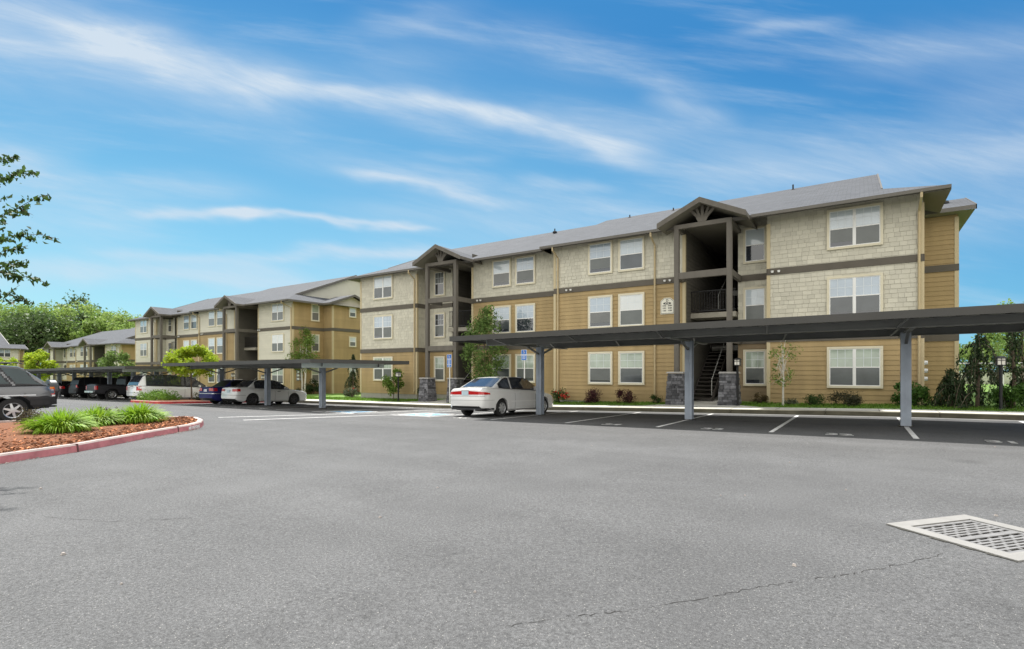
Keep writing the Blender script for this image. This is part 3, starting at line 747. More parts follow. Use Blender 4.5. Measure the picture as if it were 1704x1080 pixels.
# storm drain
def drain():
    a = gp(1475, 873); b = gp(1605, 858); c = gp(1683, 934)
    A, B, Cc = Vector((*a, 0)), Vector((*b, 0)), Vector((*c, 0))
    ux = (B - A); uy = (Cc - A); uy = uy - ux * (uy.dot(ux) / ux.length_squared); Lx = ux.length; Ly = uy.length * 1.03
    ux.normalize(); uy.normalize()
    z0 = zg(*a) 
    root = thing('storm_drain', 'steel storm drain grate set in a pale concrete collar in the near asphalt', 'drain', (a[0], a[1], z0))
    gx = (zg(*(A + ux).xy) - z0); gy = (zg(*(A + uy).xy) - z0)
    X = lambda x, y, z: tuple(ux * x + uy * y + Vector((0, 0, z + gx * x + gy * y)))
    mb = MB(); r = .125
    # open the asphalt under the grate
    def loc(x, y): v = Vector((x, y, 0)) - A; return v.dot(ux), v.dot(uy)
    xa, ya_, xb, yb_ = math.floor(min(a[0], c[0]) - 1), math.floor(min(a[1], c[1]) - 1), math.ceil(max(a[0], b[0]) + 1.5), math.ceil(b[1] + 1.5)
    import bmesh
    bm = bmesh.new(); bm.from_mesh(LOT.data)
    dl = []
    for f_ in bm.faces:
        q = f_.calc_center_median()
        if xa < q.x < xb and ya_ < q.y < yb_: dl.append(f_)
    x0_, x1_ = min(min(v.co.x for v in f_.verts) for f_ in dl), max(max(v.co.x for v in f_.verts) for f_ in dl)
    y0_, y1_ = min(min(v.co.y for v in f_.verts) for f_ in dl), max(max(v.co.y for v in f_.verts) for f_ in dl)
    bmesh.ops.delete(bm, geom=dl, context='FACES')
    nx_, ny_ = int((x1_ - x0_) / .05 + .5), int((y1_ - y0_) / .05 + .5)
    V = [[bm.verts.new((x0_ + (x1_ - x0_) * i / nx_, y0_ + (y1_ - y0_) * j / ny_, zg(x0_ + (x1_ - x0_) * i / nx_, y0_ + (y1_ - y0_) * j / ny_))) for i in range(nx_ + 1)] for j in range(ny_ + 1)]
    for j in range(ny_):
        for i in range(nx_):
            u_, v_ = loc(x0_ + (x1_ - x0_) * (i + .5) / nx_, y0_ + (y1_ - y0_) * (j + .5) / ny_)
            if not (.09 < u_ < Lx - .09 and .09 < v_ < Ly - .09): bm.faces.new((V[j][i], V[j][i + 1], V[j + 1][i + 1], V[j + 1][i])).smooth = True
    bm.to_mesh(LOT.data); bm.free()
    for (x0, x1, y0, y1) in ((0, Lx, 0, r), (0, Lx, Ly - r, Ly), (0, r, r, Ly - r), (Lx - r, Lx, r, Ly - r)):
        mb.box(x0, x1, y0, y1, -.1, .012, X=X)
    mb.build('concrete_collar', M('collar_concrete', (.235, .23, .22), .9, var=.08, vs=5, bump=.3, bs=50), root)
    g = MB(); x0, x1, y0, y1 = r + .01, Lx - r - .01, r + .01, Ly - r - .01; zt = .004
    W, H = x1 - x0, y1 - y0
    fw = .035
    for q in ((x0, x1, y0, y0 + fw), (x0, x1, y1 - fw, y1), (x0, x0 + fw, y0 + fw, y1 - fw), (x1 - fw, x1, y0 + fw, y1 - fw)): g.box(*q, -.006, zt, X=X)
    ym = (y0 + y1) / 2; g.box(x0 + fw, x1 - fw, ym - .03, ym + .03, -.006, zt, X=X)
    for s0, s1 in ((y0 + fw, ym - .03), (ym + .03, y1 - fw)):
        n = 6; hh = (s1 - s0) / n
        for i in range(n):
            ya = s0 + i * hh
            if i: g.box(x0 + fw, x1 - fw, ya - .012, ya + .012, -.006, zt - .001, X=X)
            off = .5 * (i % 2); wq = (x1 - x0 - 2 * fw) / 5
            for j in range(6):
                xx = x0 + fw + (j + off) * wq
                if x0 + fw + .02 < xx < x1 - fw - .02: g.box(xx - .012, xx + .012, ya + .012, ya + hh - .012, -.006, zt - .002, X=X)
    g.build('grate', M('worn_steel', (.24, .235, .23), .55, metal=.3, var=.2, vs=12), root)
    p = MB(); p.box(x0 - .01, x1 + .01, y0 - .01, y1 + .01, -.115, -.10, X=X)
    for q in ((x0 - .01, x0 - .004, y0, y1), (x1 + .004, x1 + .01, y0, y1), (x0, x1, y0 - .01, y0 - .004), (x0, x1, y1 + .004, y1 + .01)): p.box(*q, -.0995, -.02, X=X); p.build('drain_pit', M('pit_shade_black', (.006, .006, .006), 1, var=0), root)  # black plate and walls stand in for the shade of a deeper pit
    e = MB(); r2 = random.Random(4); s = 0       # broken asphalt edge along the collar
    while s < Ly:
        w = .03 + r2.random() * .06; o = .012 + r2.random() * .028
        e.face([X(-o, s, .006), X(.0, s, .006), X(.0, min(s + w, Ly), .006), X(-o * .8, min(s + w, Ly), .006)]); s += w
    e.build('broken_edge', M('edge_dark', (.05, .048, .04), .95, var=.3, vs=30), root)
drain()

# ------------------------------------------------------------------ planted islands
MULCH = M('bark_mulch', (.165, .062, .024), .95, var=.5, vs=38, bump=.8, bs=60, hue=.02)
REDK = M('red_kerb_paint', (.50, .185, .20), .8, var=.22, vs=6, bump=.15, bs=60)
PALEK = M('worn_kerb_top', (.44, .36, .335), .85, var=.16, vs=5, bump=.1)
RED2 = M('bright_red_kerb_paint', (.48, .05, .05), .7, var=.25, vs=4)
def island(name, pts, label, cat, h=.15, w=.15, side=REDK, top=PALEK, seam=1.7):
    """pts closed ccw outline of the kerb foot"""
    n = len(pts); cx = sum(p[0] for p in pts) / n; cy = sum(p[1] for p in pts) / n
    root = thing(name, label, cat, (cx, cy, zg(cx, cy)))
    inn = []
    for i in range(n):
        a, b, c = Vector(pts[i - 1]), Vector(pts[i]), Vector(pts[(i + 1) % n])
        d = ((b - a).normalized() + (c - b).normalized()).normalized(); nn = Vector((-d.y, d.x)); inn.append((b.x + nn.x * w, b.y + nn.y * w))
    k = MB(); Z = lambda p, dz: (p[0], p[1], zg(*p) + dz)
    for i in range(n):
        a, b, c, d = pts[i], pts[(i + 1) % n], inn[(i + 1) % n], inn[i]
        a2 = (a[0] + (d[0] - a[0]) * .12, a[1] + (d[1] - a[1]) * .12); b2 = (b[0] + (c[0] - b[0]) * .12, b[1] + (c[1] - b[1]) * .12)
        k.face([Z(a, -.05), Z(b, -.05), Z(b2, h - .03), Z(a2, h - .03)], 0)
        a3 = (a[0] + (d[0] - a[0]) * .25, a[1] + (d[1] - a[1]) * .25); b3 = (b[0] + (c[0] - b[0]) * .25, b[1] + (c[1] - b[1]) * .25)
        k.face([Z(a2, h - .03), Z(b2, h - .03), Z(b3, h), Z(a3, h)], 1)
        k.face([Z(a3, h), Z(b3, h), Z(c, h), Z(d, h)], 1); k.face([Z(d, h), Z(c, h), Z(c, 0), Z(d, 0)], 1)
    kb = k.build('kerb', [side, top], root, org=root.location)
    m = MB(); c0 = (cx, cy)
    for i in range(n):
        a, b = inn[i], inn[(i + 1) % n]
        R = 6
        for j in range(R):
            f0, f1 = j / R, (j + 1) / R
            q = [(a[0] + (cx - a[0]) * f0, a[1] + (cy - a[1]) * f0), (b[0] + (cx - b[0]) * f0, b[1] + (cy - b[1]) * f0),
                 (b[0] + (cx - b[0]) * f1, b[1] + (cy - b[1]) * f1), (a[0] + (cx - a[0]) * f1, a[1] + (cy - a[1]) * f1)]
            hz = [f0, f0, f1, f1]
            pts3 = [(x, y, zg(x, y) + h - .05 + .09 * (1 - (1 - f) ** 2)) for (x, y), f in zip(q, hz)]
            if j == R - 1: pts3 = pts3[:3]
            m.face(pts3)
    m.build('mulch_bed', MULCH, root, org=root.location)
    return root, kb, inn, (cx, cy)
def round_corners(P, rad, n=6):
    out = []
    for i in range(len(P)):
        a, b, c = Vector(P[i - 1]), Vector(P[i]), Vector(P[(i + 1) % len(P)]); r = rad[i] if isinstance(rad, list) else rad
        u = (a - b).normalized(); v = (c - b).normalized(); r = min(r, (a - b).length * .45, (c - b).length * .45)
        for k in range(n + 1):
            t = k / n; p = (b + u * r) * (1 - t) ** 2 + b * 2 * t * (1 - t) + (b + v * r) * t ** 2; out.append((p.x, p.y))
    return out
f0, f1, f2, f3 = gp(-170, 800), gp(0, 772), gp(130, 752), gp(258, 727)
tip = gp(345, 709); bk = gp(300, 700); b0 = gp(100, 699); b1_ = gp(-60, 705)
outline = [f0, f1, f2, f3, gp(318, 716)] 
tipc = [gp(336, 711), gp(339.5, 706.5), gp(330, 702.3), gp(312, 700.6)]
back = [gp(260, 700.5), gp(180, 701), gp(60, 706), gp(-60, 712)]
P1 = outline + tipc + back
def area(P): return sum(a[0] * b[1] - b[0] * a[1] for a, b in zip(P, P[1:] + P[:1]))
if area(P1) < 0: P1 = P1[::-1]
P1d = []
for a, b in zip(P1, P1[1:] + P1[:1]):
    n = max(1, int(math.dist(a, b) / .6)); P1d += [(a[0] + (b[0] - a[0]) * i / n, a[1] + (b[1] - a[1]) * i / n) for i in range(n)]
isl1, kerb1, inn1, c1 = island('planter_island', P1d, 'mulched planting island with faded red kerb lettered NO PARKING, front left', 'planter')
def inside(p, P):
    c = False
    for (x0, y0), (x1, y1) in zip(P, P[1:] + P[:1]):
        if (y0 > p[1]) != (y1 > p[1]) and p[0] < (x1 - x0) * (p[1] - y0) / (y1 - y0) + x0: c = not c
    return c
# lettering + joints on the kerb face
def on_kerb(u, v0):
    a = Vector(gp(u, v0)); return a
def kerb_text():
    a = Vector(gp(310, 718.3)); b = Vector(gp(335, 712.3)); d = (b - a).normalized(); nrm = Vector((d.y, -d.x))
    z = zg(*((a + b) / 2))
    rot = Matrix(((d.x, 0, nrm.x), (d.y, 0, nrm.y), (0, 1, 0)))
    rot = Matrix(((d.x, 0, nrm.x), (d.y, 0, nrm.y), (0.0, 1, 0.0)))
    c = (a + b) / 2 + nrm * .012
    L = (b - a).length
    text_mesh('NO PARKING', .105, Vector((c.x, c.y, z + .062)) - Vector(isl1.location), rot, 'kerb_lettering', PAINT, kerb1, bold=.006)
kerb_text()
sm = MB()
for u, v, u2, v2 in ((130.5, 752, 160, 746.2), (297.5, 719.8, 318, 716)):
    a = Vector(gp(u, v)); d = (Vector(gp(u2, v2)) - a).normalized(); nr2 = Vector((d.y, -d.x)); z = zg(*a)
    sm.hexa([(*(a - d * .012 + nr2 * .004), z), (*(a + d * .012 + nr2 * .004), z), (*(a + d * .012 - nr2 * .14), z), (*(a - d * .012 - nr2 * .14), z),
             (*(a - d * .012 - nr2 * .012), z + .153), (*(a + d * .012 - nr2 * .012), z + .153), (*(a + d * .012 - nr2 * .14), z + .153), (*(a - d * .012 - nr2 * .14), z + .153)])
sm.build('kerb_joint', M('kerb_joint_dark', (.13, .06, .06), .9, var=0), kerb1, org=isl1.location)
# mulch chips
mb = MB(); cnt = 0
xs = [p[0] for p in inn1]; ys = [p[1] for p in inn1]
while cnt < 5200:
    x, y = rnd.uniform(max(min(xs), -17), max(xs)), rnd.uniform(min(ys), max(ys))
    if not inside((x, y), inn1): continue
    cnt += 1; z = zg(x, y) + .12 + rnd.random() * .05; a = rnd.random() * 3.14; l = .02 + rnd.random() * .035; w = .008 + rnd.random() * .012
    ca, sa = math.cos(a), math.sin(a); t = rnd.choice((.5, .8, 1, 1, 1.3, 1.9)) if rnd.random() < .93 else 3.0
    tz = rnd.uniform(-.02, .02)
    mb.hexa([(x - ca * l + sa * w, y - sa * l - ca * w, z - tz), (x + ca * l + sa * w, y + sa * l - ca * w, z + tz), (x + ca * l - sa * w, y + sa * l + ca * w, z + tz), (x - ca * l - sa * w, y - sa * l + ca * w, z - tz),
             (x - ca * l + sa * w, y - sa * l - ca * w, z - tz + .008), (x + ca * l + sa * w, y + sa * l - ca * w, z + tz + .008), (x + ca * l - sa * w, y + sa * l + ca * w, z + tz + .008), (x - ca * l - sa * w, y - sa * l + ca * w, z - tz + .008)], 0, t)
CHIP = M('mulch_chip', (.20, .080, .036), .95, var=.2, tint=True)
o = mb.build('mulch_chips', CHIP, isl1, org=isl1.location); tag(o, kind='stuff')
# far island
isl2, kerb2, inn2, c2 = island('planter_island', round_corners([(-37.4, 13.5), (-32.6, 13.3), (-32.6, 20.4), (-37.4, 20.4)], .8),
    'planting island with bright red kerb and yellow-green tree, beside the minivan', 'planter', side=RED2, top=M('far_kerb_top', (.46, .28, .24), .8))
# debris specks at the kerb foot
mb = MB()
for i in range(214):
    if i < 200:
        t = rnd.random(); a = Vector(gp(0, 773)); b = Vector(gp(330, 714)); p = a + (b - a) * t + Vector((1, -.35)).normalized() * abs(rnd.gauss(0, .06))
    else: p = Vector(gp(rnd.uniform(0, 1700), rnd.uniform(720, 1000)))
    s = .006 + rnd.random() * .012; z = zg(*p) + .002
    mb.hexa([(p.x - s, p.y - s * .7, z), (p.x + s, p.y - s, z), (p.x + s * .8, p.y + s, z), (p.x - s, p.y + s * .8, z), (p.x - s * .6, p.y - s * .4, z + s), (p.x + s * .5, p.y - s * .5, z + s), (p.x + s * .4, p.y + s * .6, z + s * .8), (p.x - s * .6, p.y + s * .4, z + s)])
tag(mb.build('gravel_bits', M('pale_grit', (.3, .27, .25), .9, var=.3, vs=20)), 'pale grit and pebbles scattered along the red kerb foot', 'grit', kind='stuff')

# ------------------------------------------------------------------ carports
def carport(label, x0, x1, y0, y1, z_l, z_r, posts, py, endR=False, group='steel carports'):
    """z_l/z_r: top of fascia at the ends"""
    org = Vector(((x0 + x1) / 2, py, zg((x0 + x1) / 2, py)))
    root = thing('carport', label, 'carport', org, group=group)
    zt = lambda x: z_l + (z_r - z_l) * (x - x0) / (x1 - x0)
    def bar(mb, xa, xb, ya, yb, d0, d1, m=0):
        mb.hexa([(xa, ya, zt(xa) - d1), (xb, ya, zt(xb) - d1), (xb, yb, zt(xb) - d1), (xa, yb, zt(xa) - d1),
                 (xa, ya, zt(xa) - d0), (xb, ya, zt(xb) - d0), (xb, yb, zt(xb) - d0), (xa, yb, zt(xa) - d0)], m)
    f = MB(); h = .17
    bar(f, x0, x1, y0, y0 + .03, 0, h); bar(f, x0, x1, y1 - .03, y1, 0, h)
    bar(f, x0, x0 + .03, y0 + .03, y1 - .03, 0, h); bar(f, x1 - .03, x1, y0 + .03, y1 - .03, 0, h)
    f.build('fascia', DECK, root, org=org)
    d = MB(); bar(d, x0 + .03, x1 - .03, y0 + .03, y1 - .03, .03, .05)
    y = y0 + .1; 
    x = x0 + .3
    while x < x1 - .2: bar(d, x - .04, x + .04, y0 + .031, y1 - .031, .051, .095); x += .42
    d.build('roof_deck', DECKU, root, org=org)
    for yb in (y0 + 1.25, y1 - 1.25):
        b = MB(); xa, xb = x0 + .75, x1 - .75; bar(b, xa, xb, yb - .05, yb + .05, .096, .30)
        bar(b, xa, xb, yb - .09, yb - .05, .27, .30); bar(b, xa, xb, yb - .09, yb - .05, .096, .12)
        q = b.build('purlin', BEAMU, root, org=org)
        e = MB(); bar(e, xa - .75 * 0 - .01, xa + .0, yb - .09, yb + .06, .10, .30); bar(e, xb, xb + .01, yb - .09, yb + .06, .10, .30)
        e.build('end_plate', LBEAM, q, org=org)
        x = x0 + 1.6
        while x < x1 - 1:
            s = MB(); s.beam((x, yb - .1, zt(x) - .28), (x + .16, y0 + .05 if yb < (y0 + y1) / 2 else yb - .8, zt(x) - .13), .05, .03); x += 2.75
            s.build('strut', BEAMU, q, org=org)
    if endR:
        b = MB(); xx = x1 - .9
        b.hexa([(xx, y0 + .2, zt(xx) - .36), (xx + .02, y0 + .2, zt(xx) - .36), (xx + .02, y1 - .9, zt(xx) - .36), (xx, y1 - .9, zt(xx) - .36),
                (xx, y0 + .2, zt(xx) - .10), (xx + .02, y0 + .2, zt(xx) - .10), (xx + .02, y1 - .9, zt(xx) - .10), (xx, y1 - .9, zt(xx) - .10)])
        b.build('end_beam', LBEAM, root, org=org)
    for x in posts:
        g = zg(x, py); top = zt(x) - .30
        p = MB(); 
        p.box(x - .11, x + .11, py - .12, py - .095, g - .05, top); p.box(x - .11, x + .11, py + .095, py + .12, g - .05, top)
        p.box(x - .07, x + .07, py - .095, py + .095, g - .05, top); p.box(x - .018, x + .018, py - .135, py - .12, g + .1, top - .1)
        po = p.build('post', STEEL, root, org=org)
        bp = MB(); bp.box(x - .15, x + .15, py - .16, py + .16, g - .03, g + .02); bp.build('base_plate', BLK, po, org=org)
        a = MB()
        ya, yc = y0 + .9, y1 - .9; z = zt(x) - .30
        a.hexa([(x - .06, ya, z - .03), (x + .06, ya, z - .03), (x + .06, yc, z - .03), (x - .06, yc, z - .03), (x - .06, ya, z), (x + .06, ya, z), (x + .06, yc, z), (x - .06, yc, z)])
        for s in (-1, 1):
            ye = py + s * .9
            a.beam((x, py + s * .12, z - .28), (x, ye, z - .04), .06, .06)
        a.build('cross_arm', BEAMU, root, org=org)
    return root
carport('long steel carport nearest the camera, in front of the big shingled building', -11.9, 9.6, 13.9, 19.9, CZ + 1.19, CZ + 1.36, [.96 - 5.49 * i for i in range(-1, 3)], 16.9)
carport('second steel carport, sheltering the white sedan with black alloy wheels and the blue sedan', -32.9, -19.3, 13.6, 19.4, CZ + .42, CZ + .50, [-22.3, -27.07, -31.95], 16.4, True)
carport('third steel carport over the dark pickup truck, beyond the minivan', -66.2, -37.9, 13.6, 19.4, CZ + .05, CZ + .30, [-40.5, -44.2, -48.5, -52.2, -56.0, -59.6, -65.2], 16.4, True)
carport('farthest steel carport, a thin dark roof at the left edge beside the silver SUV', -104, -71, 13.6, 19.4, CZ - .2, CZ + .0, [-72, -77.4, -82.9, -88.4, -93.9, -99.4, -103.2], 16.4)
# ------------------------------------------------------------------ vehicles
TYRE = M('tyre_rubber', (.018, .018, .018), .85, var=.1)
RIMS = M('alloy_rim', (.55, .56, .57), .3, metal=.6, var=.05)
RIMD = M('rim_shadow', (.02, .02, .02), .7, var=0)
TAIL = M('tail_lamp_red', (.45, .012, .012), .12, var=.1, vs=8, coat=.6)
AMB = M('amber_lamp', (.75, .22, .03), .15, var=0, coat=.5)
LENS = M('clear_lamp', (.7, .7, .7), .1, var=0, coat=.6)
PLT = M('licence_plate', (.45, .56, .62), .4, var=.1, vs=30)
TRM = M('black_plastic', (.02, .02, .022), .5, var=.1)
SEAM = M('panel_gap', (.05, .05, .05), .8, var=0)
CHR = M('chrome', (.7, .7, .72), .12, metal=.9, var=0)
def carpaint(name, c, metal=.0): return M(name, c, .25, metal=metal, var=.02, spec=.5, coat=.8 if sum(c) > .2 else .0) if sum(c) > .2 else M(name, c, .4, metal=0, var=.02, spec=.15)

def wheel(parent, x, y, r, w, side, rim=RIMS, spokes=7, name='wheel'):
    t = MB(); rr = r * .64
    t.lathe([(rr, -w / 2), (r * .93, -w / 2), (r, -w / 2 + .03), (r, w / 2 - .03), (r * .93, w / 2), (rr, w / 2)], 32, (x, y, r), axis='x')
    o = t.build(name, TYRE, parent, smooth=False)
    m = MB(); e = side * (w / 2 - .015)
    m.lathe([(rr + .004, side * w / 2 * 1.0), (rr - .02, e), (rr - .03, e - side * .05)], 32, (x, y, r), axis='x')
    m.lathe([(.001, e + side * .005), (.07, e + side * .003), (.085, e - side * .02)], 16, (x, y, r), axis='x')
    for k in range(spokes):
        a = 2 * math.pi * k / spokes + .3; ca, sa = math.cos(a), math.sin(a); w0, w1 = .035, .026 if spokes > 5 else .04
        def P(rad, off, xx): return (x + xx, y + ca * rad - sa * off, r + sa * rad + ca * off)
        m.hexa([P(.05, -w0, e - side * .03), P(rr - .015, -w1, e - side * .03), P(rr - .015, w1, e - side * .03), P(.05, w0, e - side * .03),
                P(.05, -w0, e), P(rr - .015, -w1, e - side * .008), P(rr - .015, w1, e - side * .008), P(.05, w0, e)])
    ro = m.build('rim', rim, o)
    d = MB(); d.lathe([(rr, side * (w / 2 - .07)), (.0, side * (w / 2 - .07))], 24, (x, y, r), axis='x'); d.build('rim_shade_disc', RIMD, o)  # dark backing disc, the shade behind the spokes painted in

def car(kind, label, cat, loc, rz, S, paint, group='parked vehicles'):
    """S: dict of profiles. local frame: y forward, x right"""
    root = thing(kind, label, cat, loc, rz, group)
    L2 = S['len'] / 2; top = S['top']; bot = S['bot']; hw = S['hw']; wy = S['wy']; r = S['r']; R = r + S.get('gap', .055)
    st = set(np.round(np.arange(-L2, L2 + .001, .05), 3)); st |= {-L2, L2}
    for c in wy: st |= {round(c - R, 3), round(c + R, 3), round(c - R + .01, 3), round(c + R - .01, 3)}
    st = sorted(s for s in st if -L2 <= s <= L2)
    def arch(y):
        for c in wy:
            if abs(y - c) < R: return r + math.sqrt(R * R - (y - c) ** 2) * S.get('archk', 1.0)
        return 0
    PROF = [(.90, 0), (.975, .08), (.995, .30), (1.0, .52), (.99, .72), (.975, .86), (.93, .96), (.86, 1.0)]
    def sect(y):
        zb, zt, w = interp(y, bot), interp(y, top), interp(y, hw); az = arch(y); P = []
        for i, (f, g) in enumerate(PROF): P.append([w * f, zb + (zt - zb) * g])
        if az:
            for p in P:
                if p[1] < az: p[1] = az
        P.insert(0, [w * .62, max(zb, az)])
        P.append([0, zt + S.get('crown', .03)])
        P.insert(0, [0, max(zb, az * 1.0)])
        return P
    rows = [sect(y) for y in st]; n = len(rows[0]); b = MB()
    b.v = []
    for y, P in zip(st, rows):
        for x, z in P: b.v.append((x, y, z))
        for x, z in P[-2:0:-1]: b.v.append((-x, y, z))
    m = 2 * n - 2
    low = S.get('low', 0)
    for i in range(len(st) - 1):
        for j in range(m):
            k = (j + 1) % m; q = (i * m + j, (i + 1) * m + j, (i + 1) * m + k, i * m + k)
            jj = j if j < n - 1 else m - 1 - j
            mi = 1 if jj < 2 else 0
            if low and 2 <= jj < 2 + low: mi = 1
            b.f.append(q); b.m.append(mi); b.t.append(1.0)
    b.f.append(tuple(j for j in range(m))); b.m.append(0); b.t.append(1.0)
    b.f.append(tuple((len(st) - 1) * m + j for j in reversed(range(m)))); b.m.append(0); b.t.append(1.0)
    body = b.build('body', [paint, TRM], root, smooth=True)
    bv = body.modifiers.new('w', 'EDGE_SPLIT') if False else None
    body.data.polygons[-1].use_smooth = False; body.data.polygons[-2].use_smooth = False
    try:
        me = body.data; bpy.context.view_layer.objects.active = body
        me.set_sharp_from_angle(angle=R_(38))
    except Exception: pass
    # plan-path patches
    def wz(y, z):
        zb, zt, w = interp(y, bot), interp(y, top), interp(y, hw); g = max(0, min(1, (z - zb) / max(.05, zt - zb)))
        return w * interp(g, [(b_, a_) for a_, b_ in PROF])
    def patch(name, x_from, s_side, z0, z1, mat, end=-1, side=1, off=.012, parent=body, z1b=None, both=False):
        """from x_from on the end face out round the corner and s_side metres along the side"""
        pts = []; w0 = wz(end * L2, (z0 + z1) / 2)
        for k in range(5): pts.append(('e', x_from + (w0 - x_from) * k / 4))
        for k in range(1, 9): pts.append(('s', s_side * k / 8))
        for sd in ((1, -1) if both else (side,)):
            mb = MB(); prev = None
            for q, (t, a) in enumerate(pts):
                if s_side <= 0 and t == 's': break
                row = []
                za, zb_ = z0, z1
                if z1b is not None: zb_ = z1 + (z1b - z1) * q / (len(pts) - 1)
                for z in (za, zb_):
                    if t == 'e': p = (sd * (a + 0), end * (L2 + off), z)
                    else:
                        y = end * (L2 - a); p = (sd * (wz(y, z) + off), y + end * off * (1 if a < .05 else 0), z)
                    row.append(p)
                if prev: mb.face([prev[0], row[0], row[1], prev[1]] if sd * end < 0 else [prev[0], prev[1], row[1], row[0]])
                prev = row
            mb.build(name, mat, parent)
    def sidepatch(name, y0, y1, z0, z1, mat, off=.006, parent=body, sides=(1, -1), step=.1):
        for sd in sides:
            mb = MB(); n_ = max(1, int(abs(y1 - y0) / step))
            for i in range(n_):
                ya, yb = y0 + (y1 - y0) * i / n_, y0 + (y1 - y0) * (i + 1) / n_
                mb.face([(sd * (wz(ya, z0) + off), ya, z0), (sd * (wz(yb, z0) + off), yb, z0), (sd * (wz(yb, z1) + off), yb, z1), (sd * (wz(ya, z1) + off), ya, z1)])
            mb.build(name, mat, parent)
    def seam(y, z0, z1):
        for sd in (1, -1):
            mb = MB(); K = 5
            for i in range(K):
                za, zb_ = z0 + (z1 - z0) * i / K, z0 + (z1 - z0) * (i + 1) / K
                mb.face([(sd * (wz(y, za) + .003), y - .006, za), (sd * (wz(y, za) + .003), y + .006, za), (sd * (wz(y, zb_) + .003), y + .006, zb_), (sd * (wz(y, zb_) + .003), y - .006, zb_)])
            mb.build('door_gap', SEAM, body)
    # greenhouse
    cab = S['cab']; ys = sorted(set(np.round(np.arange(cab[0][0], cab[-1][0] + .001, .035), 3)) | {c[0] for c in cab})
    tum = S.get('tumble', .30); wb_ = S.get('wb', .90)
    T = [0, .10, .2, .3, .4, .5, .6, .7, .8, .90, 1.0]; sk = S.get('skew', 0)
    def cs(y):
        zb = interp(y, top) - .015; zr = max(zb + .002, interp(y, cab)); w = interp(y, hw) * wb_; P = []
        for t in T:
            z = zb + (zr - zb) * t; P.append((w - tum * (z - zb) - (.03 if t == 1 else 0), z))
        wt = P[-1][0]; P.append((wt - .07, zr + .018)); P.append((wt * .45, zr + .032)); P.append((0, zr + .036)); return P
    g = MB(); parts = {k: MB() for k in ('windshield', 'rear_window')}
    sec = [cs(y) for y in ys]
    wsr, rwr, sw = S['ws'], S['rw'], S['sw']
    def inr(y, rg): return rg and rg[0] <= y <= rg[1]
    for i in range(len(ys) - 1):
        ya, yb = ys[i], ys[i + 1]; ym = (ya + yb) / 2
        for j in range(13):
            for sd in (1, -1):
                q = [(sd * sec[i][j][0], ya, sec[i][j][1]), (sd * sec[i + 1][j][0], yb, sec[i + 1][j][1]), (sd * sec[i + 1][j + 1][0], yb, sec[i + 1][j + 1][1]), (sd * sec[i][j + 1][0], ya, sec[i][j + 1][1])]
                if sd < 0: q = q[::-1]
                dst = g
                if j >= 11 and inr(ym, wsr): dst = parts['windshield']
                elif j >= 11 and inr(ym, rwr): dst = parts['rear_window']
                elif j < 10 and interp(ym, cab) - interp(ym, top) > .08:
                    yk = ym - (j - 1) / 8 * sk
                    hit = [n_ for n_, (a, b) in enumerate(sw) if a <= yk <= b]; near = [n_ for n_, (a, b) in enumerate(sw) if a - .05 <= yk <= b + .05]
                    if hit and 1 <= j <= 8: dst = parts.setdefault('side_window%d%d' % (hit[0], sd), MB())
                    elif near: dst = parts.setdefault('window_trim%d%d' % (near[0], sd), MB())
                dst.face(q)
    gm = g.build('roof', paint, root, smooth=True)
    for k, v in parts.items():
        o = v.build(k.rstrip('-0123456789'), TRM if k.startswith('window_trim') else S.get('glass', GLD), root, smooth=True)
    for sd in (1, -1):
        for y in wy: wheel(root, sd * (interp(y, hw) - S.get('ww', .2) / 2 - .025), y, r, S.get('ww', .2), sd, S.get('rim', RIMS), S.get('spokes', 7))
        my = S['mirror']; mm = MB(); x = interp(my, hw) * .93
        mm.hexa([(sd * x, my - .05, interp(my, top)), (sd * (x + .2), my - .06, interp(my, top)), (sd * (x + .2), my + .07, interp(my, top)), (sd * x, my + .07, interp(my, top)),
                 (sd * x, my - .05, interp(my, top) + .13), (sd * (x + .19), my - .06, interp(my, top) + .14), (sd * (x + .17), my + .05, interp(my, top) + .12), (sd * x, my + .05, interp(my, top) + .1)])
        mm.build('door_mirror', S.get('mirmat', paint), root)
        for hy in S.get('handles', []):
            h = MB(); z = interp(hy, top) - .14; x = wz(hy, z); h.box(sd * x - .005 if sd > 0 else sd * x - .03, sd * x + .03 if sd > 0 else sd * x + .005, hy - .09, hy + .09, z - .015, z + .015)
            h.build('door_handle', S.get('hmat', paint), body)
    for y, a, b_ in S.get('seams', []): seam(y, a, b_)
    root['_'] = 0; del root['_']
    return root, body, patch, sidepatch, wz

sedan1 = dict(len=4.75, r=.31, wy=(-1.38, 1.36), gap=.05,
    top=[(-2.375, .74), (-2.33, .96), (-2.2, 1.02), (-1.6, 1.045), (-1.2, 1.02), (0, .97), (.95, .93), (1.3, .89), (1.9, .78), (2.25, .66), (2.375, .52)],
    bot=[(-2.375, .40), (-2.3, .30), (-2.05, .25), (-1.8, .2), (1.9, .19), (2.2, .22), (2.375, .36)],
    hw=[(-2.375, .70), (-2.31, .79), (-2.1, .855), (-1.5, .895), (0, .90), (1.3, .89), (2.0, .84), (2.28, .72), (2.375, .58)],
    cab=[(-1.92, 1.02), (-1.75, 1.05), (-1.15, 1.36), (-.95, 1.405), (-.3, 1.425), (.15, 1.41), (.42, 1.37), (1.12, .95), (1.25, .90)],
    ws=(.42, 1.14), rw=(-1.8, -1.1), sw=[(-1.50, -.88), (-.72, .93)], tumble=.36, mirror=.72, seams=[(-.62, .26, .96), (.72, .26, .92)], handles=[-.3], wb=.93)
W1 = carpaint('white_car_paint', (.70, .70, .69))
def base(x, y): return (x, y, zg(x, y) - .005)
